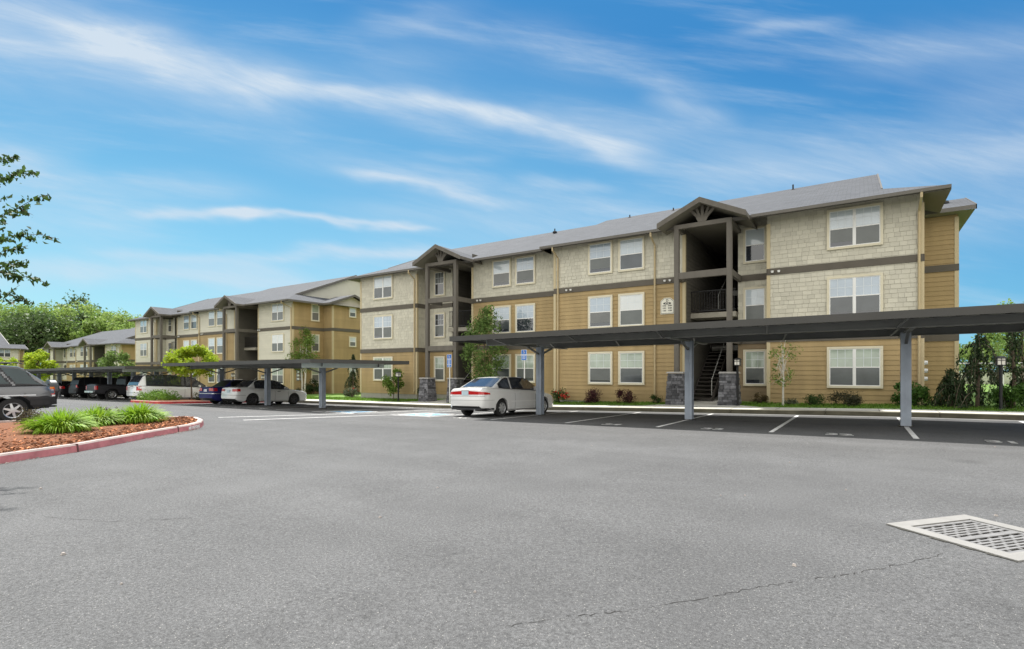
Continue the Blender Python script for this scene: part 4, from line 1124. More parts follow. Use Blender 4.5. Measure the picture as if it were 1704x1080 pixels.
def tilt(o, x, y):
    gx = (zg(x + 1, y) - zg(x - 1, y)) / 2; gy = (zg(x, y + 1) - zg(x, y - 1)) / 2
    o.rotation_euler = (Matrix.Rotation(math.atan(gy), 3, 'X') @ Matrix.Rotation(-math.atan(gx), 3, 'Y') @ Matrix.Rotation(o.rotation_euler[2], 3, 'Z')).to_euler()
# white coupe-like sedan at the handicap end
r1, bd, patch, sp, wz = car('sedan', 'white two-door sedan with wide red tail lamps under the nearest carport', 'car', base(-11.45, 16.75), R_(-3), sedan1, W1)
tilt(r1, -11.45, 16.75)
patch('tail_light', .16, .34, .80, .93, TAIL, side=1, z1b=.86); patch('tail_light', .16, .34, .80, .93, TAIL, side=-1, z1b=.86)
patch('reverse_light', .17, .10, .755, .80, LENS, side=1); patch('reverse_light', .17, .10, .755, .80, LENS, side=-1)
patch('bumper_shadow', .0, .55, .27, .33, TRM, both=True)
m = MB(); m.box(-.155, .155, -2.395, -2.378, .775, .925); m.build('licence_plate', PLT, bd)
m = MB(); m.box(-.17, .17, -2.392, -2.377, .93, .945); m.build('plate_trim', TRM, bd)
patch('trunk_gap', .0, .12, .735, .742, SEAM, both=True, off=.004); patch('bumper_gap', .0, .55, .60, .606, SEAM, both=True, off=.004)
m = MB(); m.tube([(.45, -2.30, .27), (.45, -2.41, .26)], .03, 10); m.build('exhaust_pipe', CHR, bd)
sp('side_moulding', -.9, 1.0, .52, .56, M('moulding_white', (.66, .66, .65), .4, var=0), .012)
patch('headlight', .35, .30, .60, .70, LENS, end=1, both=True)
# white older sedan with black alloys
sedan2 = dict(len=4.4, r=.32, wy=(-1.28, 1.25), gap=.05,
    top=[(-2.2, .70), (-2.16, .93), (-2.05, .98), (-1.5, .99), (-1.1, .95), (0, .92), (.85, .90), (1.3, .87), (1.9, .80), (2.12, .72), (2.2, .60)],
    bot=[(-2.2, .36), (-2.1, .26), (-1.9, .2), (1.9, .19), (2.1, .22), (2.2, .32)],
    hw=[(-2.2, .74), (-2.15, .80), (-2.0, .83), (-1.3, .85), (0, .855), (1.3, .845), (2.0, .80), (2.2, .66)],
    cab=[(-1.6, .98), (-1.5, 1.0), (-1.05, 1.34), (-.85, 1.385), (-.2, 1.405), (.1, 1.39), (.3, 1.35), (.95, .93), (1.05, .89)],
    ws=(.3, .97), rw=(-1.52, -1.0), sw=[(-1.12, -.62), (-.54, -.02), (.06, .82)], tumble=.34, mirror=.66, seams=[(-.58, .26, .93), (.02, .26, .92), (.85, .26, .88)],
    handles=[-.36, .25], hmat=TRM, wb=.93, rim=M('black_alloy_rim', (.06, .06, .065), .3, metal=.5, var=0), spokes=5)
W2 = carpaint('older_white_car_paint', (.62, .63, .63))
r2, bd, patch, sp, wz = car('sedan', 'white four-door sedan with black alloy wheels under the second carport', 'car', base(-28.7, 17.3), 0, sedan2, W2); tilt(r2, -28.7, 17.3)
patch('tail_light', .40, .22, .76, .90, TAIL, both=True)
patch('bumper_line', .0, .5, .55, .565, SEAM, both=True)
m = MB(); m.box(-.15, .15, -2.22, -2.203, .70, .84); m.build('licence_plate', PLT, bd)
patch('headlight', .35, .25, .58, .72, LENS, end=1, both=True)
m = MB()
# blue sedan
SHG = M('shaded_dark_glass', (.012, .013, .016), .35, var=0, spec=.15)
sedan3 = dict(sedan2); sedan3['rim'] = RIMS; sedan3['glass'] = SHG
BL = carpaint('dark_blue_car_paint', (.018, .02, .11), .2)
r3, bd, patch, sp, wz = car('sedan', 'dark blue sedan in the carport shade, left of the white one', 'car', base(-30.95, 17.2), 0, sedan3, BL); tilt(r3, -30.95, 17.2)
patch('tail_light', .38, .24, .76, .92, TAIL, both=True); patch('bumper_strip', .0, .5, .60, .63, CHR, both=True)
m = MB(); m.box(-.17, .17, -2.22, -2.203, .72, .86); m.build('licence_plate', M('white_plate', (.6, .62, .66), .4, var=.1, vs=20), bd)
# minivan
van = dict(len=5.1, r=.34, wy=(-1.45, 1.60), gap=.05,
    top=[(-2.55, .99), (-2.52, 1.02), (-2.3, 1.04), (0, 1.02), (1.2, 1.0), (1.5, .98), (2.2, .86), (2.45, .74), (2.55, .58)],
    bot=[(-2.55, .36), (-2.45, .27), (-2.2, .24), (2.1, .22), (2.4, .26), (2.55, .38)],
    hw=[(-2.55, .80), (-2.48, .90), (-2.2, .96), (0, .98), (1.4, .97), (2.1, .92), (2.45, .80), (2.55, .66)],
    cab=[(-2.50, 1.03), (-2.44, 1.22), (-2.22, 1.62), (-2.05, 1.70), (-1.0, 1.75), (.1, 1.74), (.55, 1.68), (.75, 1.62), (1.75, 1.0), (1.85, .96)],
    ws=(.72, 1.78), rw=(-2.50, -2.17), sw=[(-2.08, -1.02), (-.94, .16), (.26, 1.12), (1.2, 1.5)], tumble=.20, mirror=1.1, seams=[(-.98, .3, 1.0), (.2, .3, 1.0), (1.2, .3, .98)],
    handles=[-.75, .45], wb=.965, ww=.21)
r4, bd, patch, sp, wz = car('minivan', 'white minivan with tall red tail lamps parked left of the far planting island', 'minivan', base(-39.0, 16.9), 0, van, carpaint('van_white_paint', (.76, .77, .77))); tilt(r4, -39.0, 16.9)
patch('tail_light', .66, .20, .72, .97, TAIL, both=True)
patch('bumper_step', .0, .3, .55, .57, SEAM, both=True)
m = MB(); m.box(-.17, .17, -2.572, -2.552, .80, .95); m.build('licence_plate', M('white_plate', (.6, .62, .66), .4, var=.1, vs=20), bd)
m = MB(); m.box(-.2, .2, -2.568, -2.55, .97, 1.0); m.build('plate_trim', TRM, bd)
# dark pickup
pick = dict(glass=SHG, len=5.5, r=.37, wy=(-1.75, 1.75), gap=.07,
    top=[(-2.75, .90), (-2.72, 1.06), (-.75, 1.08), (0, 1.06), (1.2, 1.05), (2.3, .98), (2.65, .88), (2.75, .70)],
    bot=[(-2.75, .62), (-2.6, .50), (-2.4, .40), (2.4, .36), (2.75, .5)],
    hw=[(-2.75, .86), (-2.7, .90), (-2.3, .92), (0, .93), (2.0, .92), (2.5, .86), (2.75, .74)],
    cab=[(-.95, 1.06), (-.92, 1.5), (-.86, 1.70), (-.3, 1.76), (.35, 1.74), (.55, 1.68), (1.25, 1.08), (1.35, 1.03)],
    ws=(.52, 1.28), rw=(-.95, -.88), sw=[(-.8, -.25), (-.15, .85)], tumble=.22, mirror=.95, seams=[(-.72, .45, 1.04), (.15, .45, 1.03)], handles=[.3], wb=.94, ww=.24)
r5, bd, patch, sp, wz = car('pickup_truck', 'dark grey pickup truck backed to the lane in carport shade, left of the minivan', 'pickup truck', base(-45.6, 17.0), 0, pick, carpaint('charcoal_car_paint', (.045, .045, .05), .2)); tilt(r5, -45.6, 17.0)
patch('tail_light', .70, .14, .72, .98, TAIL, both=True)
m = MB(); m.box(-.78, .78, -2.86, -2.74, .50, .62); m.build('rear_bumper', CHR, bd)
m = MB(); m.box(-.74, .74, -2.6, -1.02, 1.095, 1.115); m.build('bed_liner', TRM, bd)
m = MB(); m.box(-.15, .15, -2.875, -2.861, .5, .6); m.build('licence_plate', PLT, bd)
# two dark cars deeper in the shade and a pale one behind the SUV
dk = dict(sedan3)
r6, bd, patch, sp, wz = car('sedan', 'black sedan in deep shade under the third carport, right behind the silver SUV', 'car', base(-54.4, 17.0), 0, dk, carpaint('black_car_paint', (.012, .012, .014), .2)); tilt(r6, -54.4, 17.0)
patch('tail_light', .38, .24, .74, .92, TAIL, both=True)
r7, bd, patch, sp, wz = car('sport_utility_vehicle', 'black SUV in deep shade between the pickup truck and the black sedan', 'suv', base(-51.2, 17.3), 0, dict(van, glass=SHG, len=4.9, top=[(-2.45, .85), (-2.4, 1.05), (0, 1.06), (1.3, 1.04), (2.2, .98), (2.45, .75)],
    cab=[(-2.38, 1.05), (-2.3, 1.4), (-2.1, 1.62), (-1, 1.68), (.2, 1.66), (.45, 1.6), (1.25, 1.05), (1.35, 1.0)], ws=(.42, 1.28), rw=(-2.38, -2.05), sw=[(-1.95, -1.0), (-.9, .0), (.1, .9)],
    hw=[(-2.45, .82), (-2.38, .9), (0, .93), (2.1, .9), (2.45, .7)], bot=[(-2.45, .4), (-2.3, .32), (2.2, .3), (2.45, .45)], mirror=.8, wy=(-1.4, 1.5), seams=[], handles=[]), carpaint('black_car_paint', (.012, .012, .014))); tilt(r7, -51.2, 17.3)
patch('tail_light', .72, .12, .85, 1.05, TAIL, both=True)
r8, bd, patch, sp, wz = car('sedan', 'silver sedan far back, only its pale roof showing above the spare wheel', 'car', base(-60.2, 17.2), 0, dict(sedan3), carpaint('silver_car_paint', (.45, .46, .48), .4)); tilt(r8, -60.2, 17.2)
# silver SUV
suv = dict(len=4.45, r=.365, wy=(-1.22, 1.48), gap=.10, low=3, archk=1.0,
    top=[(-2.1, 1.0), (-2.06, 1.12), (-1.9, 1.14), (0, 1.13), (1.0, 1.12), (1.3, 1.08), (2.0, 1.0), (2.2, .85), (2.225, .7)],
    bot=[(-2.225, .50), (-2.0, .42), (-1.8, .36), (1.8, .34), (2.1, .38), (2.225, .5)],
    hw=[(-2.225, .80), (-2.1, .84), (-1.9, .87), (0, .88), (1.8, .87), (2.1, .8), (2.225, .66)],
    cab=[(-2.08, 1.13), (-1.98, 1.22), (-1.52, 1.62), (-1.36, 1.70), (-.6, 1.76), (.1, 1.74), (.35, 1.68), (1.05, 1.13), (1.15, 1.09)],
    ws=(.32, 1.06), rw=(-2.04, -1.5), sw=[(-1.86, -1.28), (-1.12, -.10), (.02, .5)], skew=.34, tumble=.26, mirror=.7, seams=[(-.66, .45, 1.1), (.15, .45, 1.1)], handles=[-.5, .3], wb=.955, ww=.25, spokes=6, crown=.01,
    glass=M('suv_glass', (.02, .04, .045), .04, var=.25, vs=2, spec=.5))
sx, sy = atY(20, 4.9); 
head = math.pi + R_(3)
p = gp(21, 702.5); cx, cy = p[0] - .80, p[1] - 1.22
r9, bd, patch, sp, wz = car('sport_utility_vehicle', 'silver SUV with a covered spare wheel on its back door, cut by the left edge', 'suv', base(cx, cy), math.pi, suv, carpaint('silver_suv_paint', (.12, .123, .13), .3)); tilt(r9, cx, cy)
patch('tail_light', .74, .10, .82, 1.0, TAIL, both=True); patch('turn_light', .74, .10, 1.0, 1.06, AMB, both=True)
patch('rear_bumper', .0, .62, .50, .66, TRM, both=True, off=.06); patch('reverse_light', .76, .08, .76, .81, LENS, both=True, off=.014)
sp('side_moulding', -1.75, 1.9, .80, .84, M('silver_moulding', (.52, .53, .55), .3, metal=.3, var=0), .012)
m = MB(); m.lathe([(.0, -.25), (.30, -.25), (.36, -.20), (.365, -.04), (.34, 0), (.0, 0)], 36, (0, 0, 0), axis='x')
m.v = [(y, -2.24 + x, z + .92) for x, y, z in m.v]
m.build('spare_wheel_cover', M('black_vinyl', (.014, .014, .015), .3, var=.1, coat=.4), r9, smooth=False)
m = MB(); m.tube([(.5, -2.2, .36), (.5, -2.42, .36)], .03, 8); m.box(-.05, .05, -2.48, -2.1, .38, .44); m.build('tow_hitch', TRM, r9)
m = MB(); m.box(.55, .80, -2.0, -1.86, .1, .42); m.build('mud_flap', TRM, r9)
m = MB()
for s in (-1, 1): m.tube([(s * .55, -1.5, 1.80), (s * .55, -1.4, 1.83), (s * .55, -.1, 1.83), (s * .55, 0, 1.80)], .018, 6)
m.build('roof_rack', TRM, r9)

# ------------------------------------------------------------------ signs, lamps, fence
SB = M('sign_blue', (.03, .16, .50), .4, var=.04); SW = M('sign_white', (.8, .8, .8), .4, var=0)
def sign(x, y, zt, panels, label):
    g = zl(x, y); root = thing('parking_sign', label, 'sign', (x, y, g), group='accessible parking signs')
    m = MB(); m.tube([(0, 0, -.1), (0, 0, zt - g - .1)], .03, 10); m.build('post', M('white_post', (.68, .68, .66), .5, var=.05), root)
    z = zt - g
    for i, (h, rows) in enumerate(panels):
        m = MB(); w = .165
        m.box(-w, w, -.045, -.035, z - h, z, 1); m.box(-w + .012, w - .012, -.048, -.046, z - h + .012, z - .012, 0)
        p = m.build('sign_panel', [SB, SW], root)
        if rows == 'isa':
            q = MB(); q.box(-.075, .075, -.0500, -.0485, z - .19, z - .03, 0); wheelchair(q, lambda a, b: (a * .16, -.0515, z - .115 + b * .16))
            q.m = [0] * 6 + [1] * (len(q.f) - 6); q.build('wheelchair_symbol', [M('sign_deep_blue', (.01, .07, .33), .4, var=0), SW], p)
        else:
            for k, t in enumerate(rows): text_mesh(t, .062, Vector((0, -.0505, z - .05 - k * .065)), FRONT, 'sign_lettering', SW, p, bold=.001)
        z -= h + .006
sign(-19.15, 22.4, CZ + .91, [(.24, 'isa'), (.30, ['PARKING', 'WITH', 'PERMIT', 'ONLY']), (.16, ['VAN', 'SPACE'])], 'blue accessible parking sign with three stacked panels, left of the two-door sedan')
sign(-14.2, 22.4, CZ + 1.06, [(.24, 'isa'), (.28, ['PARKING', 'WITH', 'PERMIT'])], 'blue accessible parking sign with two panels, above the roof of the white two-door sedan')
def lamp(x, y, h, label):
    g = zl(x, y); root = thing('path_lamp', label, 'lamp post', (x, y, g), group='path lamps along the buildings')
    m = MB(); m.tube([(0, 0, -.1), (0, 0, h - .30)], .045, 12); m.lathe([(.10, 0), (.08, .06), (.05, .08)], 14); m.build('post', BLK, root)
    m = MB(); w = .105; m.box(-w, w, -w, w, h - .27, h - .06); ln = m.build('lantern', M('lantern_glass', (.80, .78, .70), .3, var=.03), root)
    m = MB()
    for a in (-1, 1):
        for b in (-1, 1): m.box(a * w - .012, a * w + .012, b * w - .012, b * w + .012, h - .27, h - .06)
        m.box(-.008, .008, a * (w + .004) - .006, a * (w + .004) + .006, h - .27, h - .06); m.box(a * (w + .004) - .006, a * (w + .004) + .006, -.008, .008, h - .27, h - .06)
        m.box(-w, w, a * (w + .004) - .006, a * (w + .004) + .006, h - .14, h - .125); m.box(a * (w + .004) - .006, a * (w + .004) + .006, -w, w, h - .14, h - .125)
    m.box(-w - .02, w + .02, -w - .02, w + .02, h - .30, h - .27)
    m.build('lantern_frame', BLK, ln)
    m = MB(); m.lathe([(.17, h - .06), (.165, h - .045), (.09, h + .0), (.0, h + .012)], 16); m.build('lantern_cap', BLK, root)
lamp(-23.3, 22.5, 1.78, 'black path lamp in front of the leafy sapling at the left wing')
lamp(-4.15, 22.6, 1.92, 'black path lamp beside the right stone pier of the large building entry')
lamp(3.7, 22.5, 1.72, 'black path lamp among the weeping conifers at the right edge')
lamp(-38.6 - 6.2, 24.0, 1.9, 'small black path lamp seen above the blue sedan'); lamp(-40.6, 24.2, 1.7, 'small black path lamp seen past the front post of the second carport')
# chain-link fence right
WIRE = M('galvanized_wire', (.45, .47, .48), .4, metal=.5, var=0)
f = thing('chain_link_fence', 'chain-link fence with pale top rail behind the weeping conifers', 'fence', (8, 33, zl(8, 33)))
m = MB(); m.tube([(-8, 0, 1.5), (14, 0, 1.5)], .03, 8); m.build('top_rail', SW, f)
for i in range(9): m = MB(); m.tube([(-8 + 2.75 * i, 0, -.1), (-8 + 2.75 * i, 0, 1.52)], .035, 8); m.build('post', SW, f)
m = MB()
for i in range(-8, 150):
    for s in (1, -1):
        x = -8 + i * .15; a, b = (x, 0), (x + s * 1.45, 1.45)
        if -8 <= x <= 14 and -8 <= b[0] <= 14: m.beam((x, s * .004, .03), (b[0], s * .004, 1.48), .006, .006)
m.build('wire_mesh', WIRE, f)
# ------------------------------------------------------------------ vegetation
def leafmat(name, c, var=.35, vs=2.5, transl=.35, hue=.015, rough=.55): return M(name, c, rough, var=var, vs=vs, transl=transl, hue=hue, spec=.3)
F_WOOD = [leafmat('woodland_leaves_light', (.24, .34, .085), vs=.28, transl=.45), leafmat('woodland_leaves_mid', (.17, .26, .06), vs=.28, transl=.45), leafmat('woodland_leaves_dark', (.075, .12, .04), vs=.3, transl=.4)]
F_LIME = leafmat('lime_leaves', (.34, .44, .03), vs=1.4, transl=.45)
F_GRN = leafmat('green_leaves', (.14, .22, .055), vs=4, var=.5, transl=.4)
F_BIR = leafmat('birch_leaves', (.17, .25, .05), vs=3)
F_DRK = leafmat('dark_leaves', (.03, .055, .014), vs=9, var=.5, transl=.25)
F_CHR = leafmat('cherry_leaves', (.055, .10, .024), vs=12, var=.6, transl=.45)
F_CON = leafmat('weeping_needles', (.022, .042, .012), vs=4, transl=.1)
F_SHR = leafmat('shrub_leaves', (.05, .095, .022), vs=6)
F_RED = leafmat('barberry_leaves', (.055, .013, .016), vs=8, transl=.2)
F_GRY = leafmat('greygreen_leaves', (.12, .14, .085), vs=6, transl=.2)
F_LIL = leafmat('daylily_blades', (.23, .38, .03), vs=3, transl=.4, var=.25)
F_FLW = M('red_petals', (.55, .02, .02), .6, var=.2); F_YEL = M('yellow_petals', (.85, .45, .03), .6, var=.1)

def tree(kind, label, x, y, zb, h, rad, n, leaf, mat, trunk=.12, bark=BARK, base=.4, k=26, cr=.36, group=None, stems=1, lean=0, aspect=.6, limbs=9, cat='tree', shell=.5):
    """h: top height above ground; rad: crown radii; base: height of crown bottom"""
    root = thing(kind, label, cat, (x, y, zb), group=group)
    c = (0, 0, h - rad[2]); pts = crown(c, rad, n, k, cr, shell=shell)
    pts = pts[pts[:, 2] > base * .9]
    cards(pts, leaf, aspect, 'crown', mat, root)
    m = MB(); rr = random.Random(int(abs(x * 31 + y * 17)) + 1)
    for s in range(stems):
        ox = (s - (stems - 1) / 2) * .28; tilt_ = (s - (stems - 1) / 2) * .5 + lean
        top = h - rad[2] * .7
        path = [(ox, 0, -.2)] + [(ox + tilt_ * t + rr.gauss(0, trunk * .3), rr.gauss(0, trunk * .3), top * t) for t in (.25, .5, .75, 1)]
        m.tube(path, [trunk * 1.15, trunk, trunk * .8, trunk * .6, trunk * .35], 9)
        for i in range(limbs):
            t = .35 + .6 * i / limbs; z = max(base * .85, top * t); q = pts[rr.randrange(len(pts))]
            p0 = (ox + tilt_ * t, 0, min(z, top)); p1 = tuple(q); mid = ((p0[0] + p1[0]) / 2, (p0[1] + p1[1]) / 2, (p0[2] + p1[2]) / 2 + .05 * h)
            m.tube([p0, mid, p1], [trunk * .35, trunk * .2, trunk * .07], 6, caps=False)
    m.build('trunk', bark, root)
    return root
def shrub(kind, label, u, v_or_y, w, h, mat, n=900, leaf=.06, y=None, flowers=0, fm=None, cat='shrub', group=None, xy=None, aspect=.6):
    x_, y_ = xy if xy else atY(u, y); z = zl(x_, y_) if y_ > 20.6 else zg(x_, y_) + .12
    root = thing(kind, label, cat, (x_, y_, z), group=group)
    pts = crown((0, 0, h * .5), (w / 2, w / 2, h * .52), n, 16, .45, shell=.35); pts = pts[pts[:, 2] > .01]
    cards(pts, leaf, aspect, 'foliage', mat, root)
    m = MB(); 
    for i in range(7):
        q = pts[(i * 37) % len(pts)]; m.tube([(0, 0, -.05), (q[0] * .4, q[1] * .4, q[2] * .6), tuple(q)], [.014, .01, .004], 5)
    m.build('stems', BARK, root)
    if flowers:
        d = nr.normal(size=(flowers, 3)); d /= np.linalg.norm(d, axis=1)[:, None]; d[:, 2] = abs(d[:, 2])
        fc = d * np.array([w / 2, w / 2, h * .55]) * 1.02 + np.array([0, 0, h * .45])
        cl = np.concatenate([fc + nr.normal(size=fc.shape) * .018 for _ in range(5)])
        cards(cl, .05, .9, 'blossom', fm or F_FLW, root)
    return root

# woods far behind the buildings, each tree its own
woods = [(-8, 152, 17.5, 9, 0), (22, 146, 18.5, 9.5, 1), (50, 158, 19, 9, 0), (78, 150, 18.5, 9, 1), (104, 160, 19.5, 10, 0), (131, 172, 24.5, 6.5, 2), (148, 150, 18.6, 9, 0), (172, 158, 18.8, 9, 1),
         (192, 165, 18.5, 7.5, 0), (212, 150, 14.5, 8, 1), (235, 158, 15.5, 8, 0), (262, 150, 14.5, 8, 1), (290, 156, 15.5, 7, 0),
         (6, 122, 10.5, 7, 2), (34, 118, 11.5, 7, 2), (62, 124, 12.5, 8, 2), (96, 126, 12, 8, 1), (126, 128, 12.5, 7.5, 2), (160, 126, 11.5, 7, 1), (190, 128, 12.5, 7, 0)]
names = ['light green rounded', 'mid green rounded', 'dark']
for i, (u, d, h, r, kd) in enumerate(woods):
    d0 = ray(u); x, y = d0[0] * d, d0[1] * d
    if y < 42: y = max(y, 38)
    z = zg(x, y)
    where = 'in the back row of the woods' if d > 140 else 'in the front row of the woods'
    tree('woodland_tree', f'{names[kd]} tree {where}, tree {i + 1} from the left' if False else (
        'tall thin dark tree top rising above the rest of the woods' if i == 5 else f'{names[kd]} broadleaf tree {where} behind the farther buildings'),
        x, y, z, h + 4.6, (r, r, h * .46 if i != 5 else h * .36), 3400 if i != 5 else 1500, .62 if i != 5 else .75, F_WOOD[kd], .35, base=.6, k=34, cr=.30, group=('light green trees in the far woods', 'mid green trees in the far woods', 'dark trees in the far woods')[kd] + (' back row' if d > 140 else ' front row'), limbs=6)
# greenery beyond the fence, right
for (u, d, h, r, m_, lb) in ((1702, 46, 8.6, 3.0, F_WOOD[1], 'green tree rising above the carport roof at the right edge'), (1662, 58, 5.3, 3.4, F_WOOD[0], 'bright green tree beyond the chain-link fence, left of the lamp'),
                           (1740, 50, 5.6, 3.6, F_WOOD[0], 'bright green tree at the right edge beyond the chain-link fence'), (1612, 70, 4.8, 3.0, F_WOOD[1], 'low green tree just right of the building corner')):
    d0 = ray(u); x, y = d0[0] * d, d0[1] * d
    tree('garden_tree', lb, x, y, zl(x, y), h, (r, r, h * .42), 4200, .24, m_, .14, base=.5, k=30, cr=.33)
# street trees
def px_tree(u, Y, vtop, *a, **k):
    x, y = atY(u, Y); z = zl(x, y) if Y > 20.6 else zg(x, y) + .1; h = CZ + (HV - vtop) / FPX * dep(x, y) - z; return x, y, z, h
x, y, z, h = px_tree(806, 22.9, 503)
tree('young_tree', 'green young tree standing against the big building above the white two-door sedan', x, y, z, h, (1.22, 1.1, h * .44), 6800, .11, F_GRN, .05, base=.55, k=54, cr=.30)
x, y, z, h = px_tree(1303, 22.9, 543)
r = tree('birch_tree', 'slender sparse white-barked birch in front of the right wing of the large building', x, y, z, h, (.62, .6, h * .42), 620, .075, F_BIR, .036, BIRCH, base=.8, k=30, cr=.22, limbs=26)
x, y, z, h = px_tree(505, 27.0, 543)
tree('birch_tree', 'leafy twin-stemmed birch at the corner of the second building', x, y, z, h, (1.35, 1.3, h * .37), 4200, .13, F_BIR, .07, BIRCH, base=1.6, k=36, cr=.30, stems=2)
x, y = -36.0, 16.6; z = zg(x, y) + .1; h = CZ + (HV - 576) / FPX * dep(x, y) - z
tree('ornamental_tree', 'round yellow-green tree on the far planting island, beside the minivan', x, y, z, h, (1.55, 1.5, h * .30), 6500, .15, F_LIME, .045, base=1.25, k=44, cr=.28, group=None)
x, y, z, h = px_tree(66, 21.5, 583)
tree('ornamental_tree', 'round yellow-green tree behind the silver SUV, in front of the low two-storey building', x, y, z, h, (2.0, 1.9, h * .38), 5200, .24, F_LIME, .08, base=1.4, k=44, cr=.26)
x, y, z, h = px_tree(4, 21.5, 589)
tree('ornamental_tree', 'yellow-green tree cut by the left edge above the silver SUV', x, y, z, h, (2.0, 1.9, h * .36), 3600, .26, F_LIME, .08, base=1.4, k=34, cr=.28)
x, y, z, h = px_tree(194, 23.0, 582)
tree('young_tree', 'mid green round tree in front of the pale wing of the low two-storey building', x, y, z, h, (1.75, 1.7, h * .38), 5200, .19, F_GRN, .07, base=1.3, k=40, cr=.28)
x, y, z, h = px_tree(655, 23.2, 610)
tree('leafy_sapling', 'bushy bright green sapling behind the path lamp at the left wing', x, y, z, h, (.62, .6, h * .46), 1900, .11, leafmat('sapling_leaves', (.14, .23, .035), vs=4), .025, base=.12, k=28, cr=.34)
# small tree climbing by entry of the second building
# weeping conifers
def weeper(label, u, Y, vtop, w, seed, dens=1.0, base=0):
    x, y = atY(u, Y); z = zl(x, y); h = CZ + (HV - vtop) / FPX * dep(x, y) - z; r = np.random.default_rng(seed)
    root = thing('weeping_conifer', label, 'conifer', (x, y, z)); P = []; m = MB()
    m.tube([(0, 0, -.1), (.03, .02, h * .4), (-.02, 0, h * .8), (.06, 0, h)], [.06, .05, .035, .012], 8)
    nb = int(22 * dens)
    for i in range(nb):
        t = r.random() ** .8; zb = h * (.18 + .8 * t); L = w * (1.35 - 1.05 * t) * (.35 + .75 * r.random()); a = r.random() * 6.28; path = []
        for s in np.linspace(0, 1, 7):
            path.append((math.cos(a) * L * math.sin(s * 1.5), math.sin(a) * L * math.sin(s * 1.5), max(.04, zb + .12 * math.sin(s * 3) - s ** 2 * (L * 1.3 + .25) * (.7 + .5 * r.random() * 0 + .3))))
        m.tube(path, [.012] * 3 + [.006] * 4, 5, caps=False)
        for s in range(6):
            a0, a1 = np.array(path[s]), np.array(path[s + 1])
            for q in range(int(15 * dens)): P.append(a0 + (a1 - a0) * r.random() + r.normal(size=3) * np.array([.032, .032, .04]) - np.array([0, 0, abs(r.normal()) * .20 * (s / 4)]))
    m.build('trunk', BARK, root); cards([p for p in P if p[2] > .02], .13, .28, 'crown', F_CON, root, droop=2.2)
    return root
weeper('tall dark weeping conifer right of the building corner, left of the lamp', 1626, 23.4, 549, 1.15, 1, 1.15)
weeper('tall dark weeping conifer right of the lamp at the right edge', 1686, 23.6, 549, .9, 2, 1.0)
weeper('low spreading dark weeping conifer against the tan end wing', 1583, 23.4, 618, .85, 3, 1.3)
weeper('narrow weeping conifer between the two tall buildings, above the second carport post', 587, 25.2, 590, .75, 4, 1.2)
# shrubs along the big building
G = None
shrub('rose_bush', 'low bush with red flowers beside the nose of the white two-door sedan', 931, 0, 1.0, .62, F_SHR, 1500, .06, y=23.2, flowers=34)
shrub('barberry', 'dark maroon barberry bush, left of the two under the single windows', 986, 0, 1.05, .72, F_RED, 2200, .05, y=23.2)
shrub('barberry', 'dark maroon barberry bush, right of the two under the single windows', 1039, 0, 1.0, .58, F_RED, 2000, .05, y=23.2)
shrub('round_shrub', 'small round green shrub left of the stone pier at the entry', 1092, 0, .55, .42, F_SHR, 1300, .04, y=23.3)
shrub('low_shrub', 'brownish low shrub under the narrow window right of the entry', 1264, 0, .75, .42, leafmat('brown_leaves', (.10, .075, .03), vs=6), 900, .05, y=23.9)
shrub('round_shrub', 'green shrub under the wide window of the right wing', 1353, 0, .85, .46, F_SHR, 1600, .045, y=23.3)
shrub('low_shrub', 'wide purplish shrub right of the green one under the wide window', 1407, 0, 1.35, .44, leafmat('purple_green_leaves', (.065, .065, .035), vs=7, hue=.03), 2300, .05, y=23.3)
shrub('low_shrub', 'flat small shrub at the foot of the slender birch', 1318, 0, .6, .2, F_GRY, 500, .05, y=23.5)
shrub('laurel_shrub', 'large glossy green shrub at the building corner behind the carport post', 1516, 0, 1.15, .86, leafmat('laurel_leaves', (.06, .13, .02), vs=5), 2400, .085, y=23.4)
shrub('laurel_shrub', 'green leafy shrub below the lamp at the right edge', 1684, 0, 1.1, .85, leafmat('laurel_leaves', (.06, .13, .02), vs=5), 2000, .08, y=23.0)
shrub('round_shrub', 'dark round shrub left of the stone piers at the far entry', 703, 0, .75, .85, F_DRK, 1800, .06, y=23.9)
shrub('rose_bush', 'bush with a red bloom under the narrow weeping conifer', 586, 0, 1.3, .62, F_GRY, 1900, .07, y=24.4, flowers=8)
shrub('round_shrub', 'dark shrub beside the meters of the second building', 522, 0, 1.7, 1.25, F_DRK, 2400, .09, y=27.8)
shrub('low_shrub', 'low shrub at the foot of the twin-stemmed birch', 492, 0, 1.0, .5, F_GRY, 900, .08, y=26.6)
shrub('round_shrub', 'green shrub behind the minivan by the second building', 372, 0, 1.6, 1.0, F_SHR, 1500, .09, y=26.4)
# far island planting
shrub('ground_cover_shrub', 'bright green low planting at the front of the far island', 0, 0, 2.6, .42, leafmat('bright_groundcover', (.13, .24, .03), vs=4), 2600, .08, xy=(-35.6, 14.9))
shrub('ground_cover_shrub', 'bright green low planting at the front left of the far island', 0, 0, 1.8, .34, leafmat('bright_groundcover', (.13, .24, .03), vs=4), 1400, .08, xy=(-36.6, 14.3))
shrub('low_shrub', 'grey-green shrub beside the trunk on the far island', 0, 0, 1.3, .62, F_GRY, 1500, .07, xy=(-33.9, 16.4))
shrub('low_shrub', 'grey-green shrub at the back of the far island', 0, 0, 1.6, .95, F_GRY, 1500, .08, xy=(-33.8, 18.4))
shrub('low_shrub', 'grey-green shrub left of the trunk on the far island', 0, 0, 1.0, .6, F_GRY, 1100, .07, xy=(-36.2, 17.6))

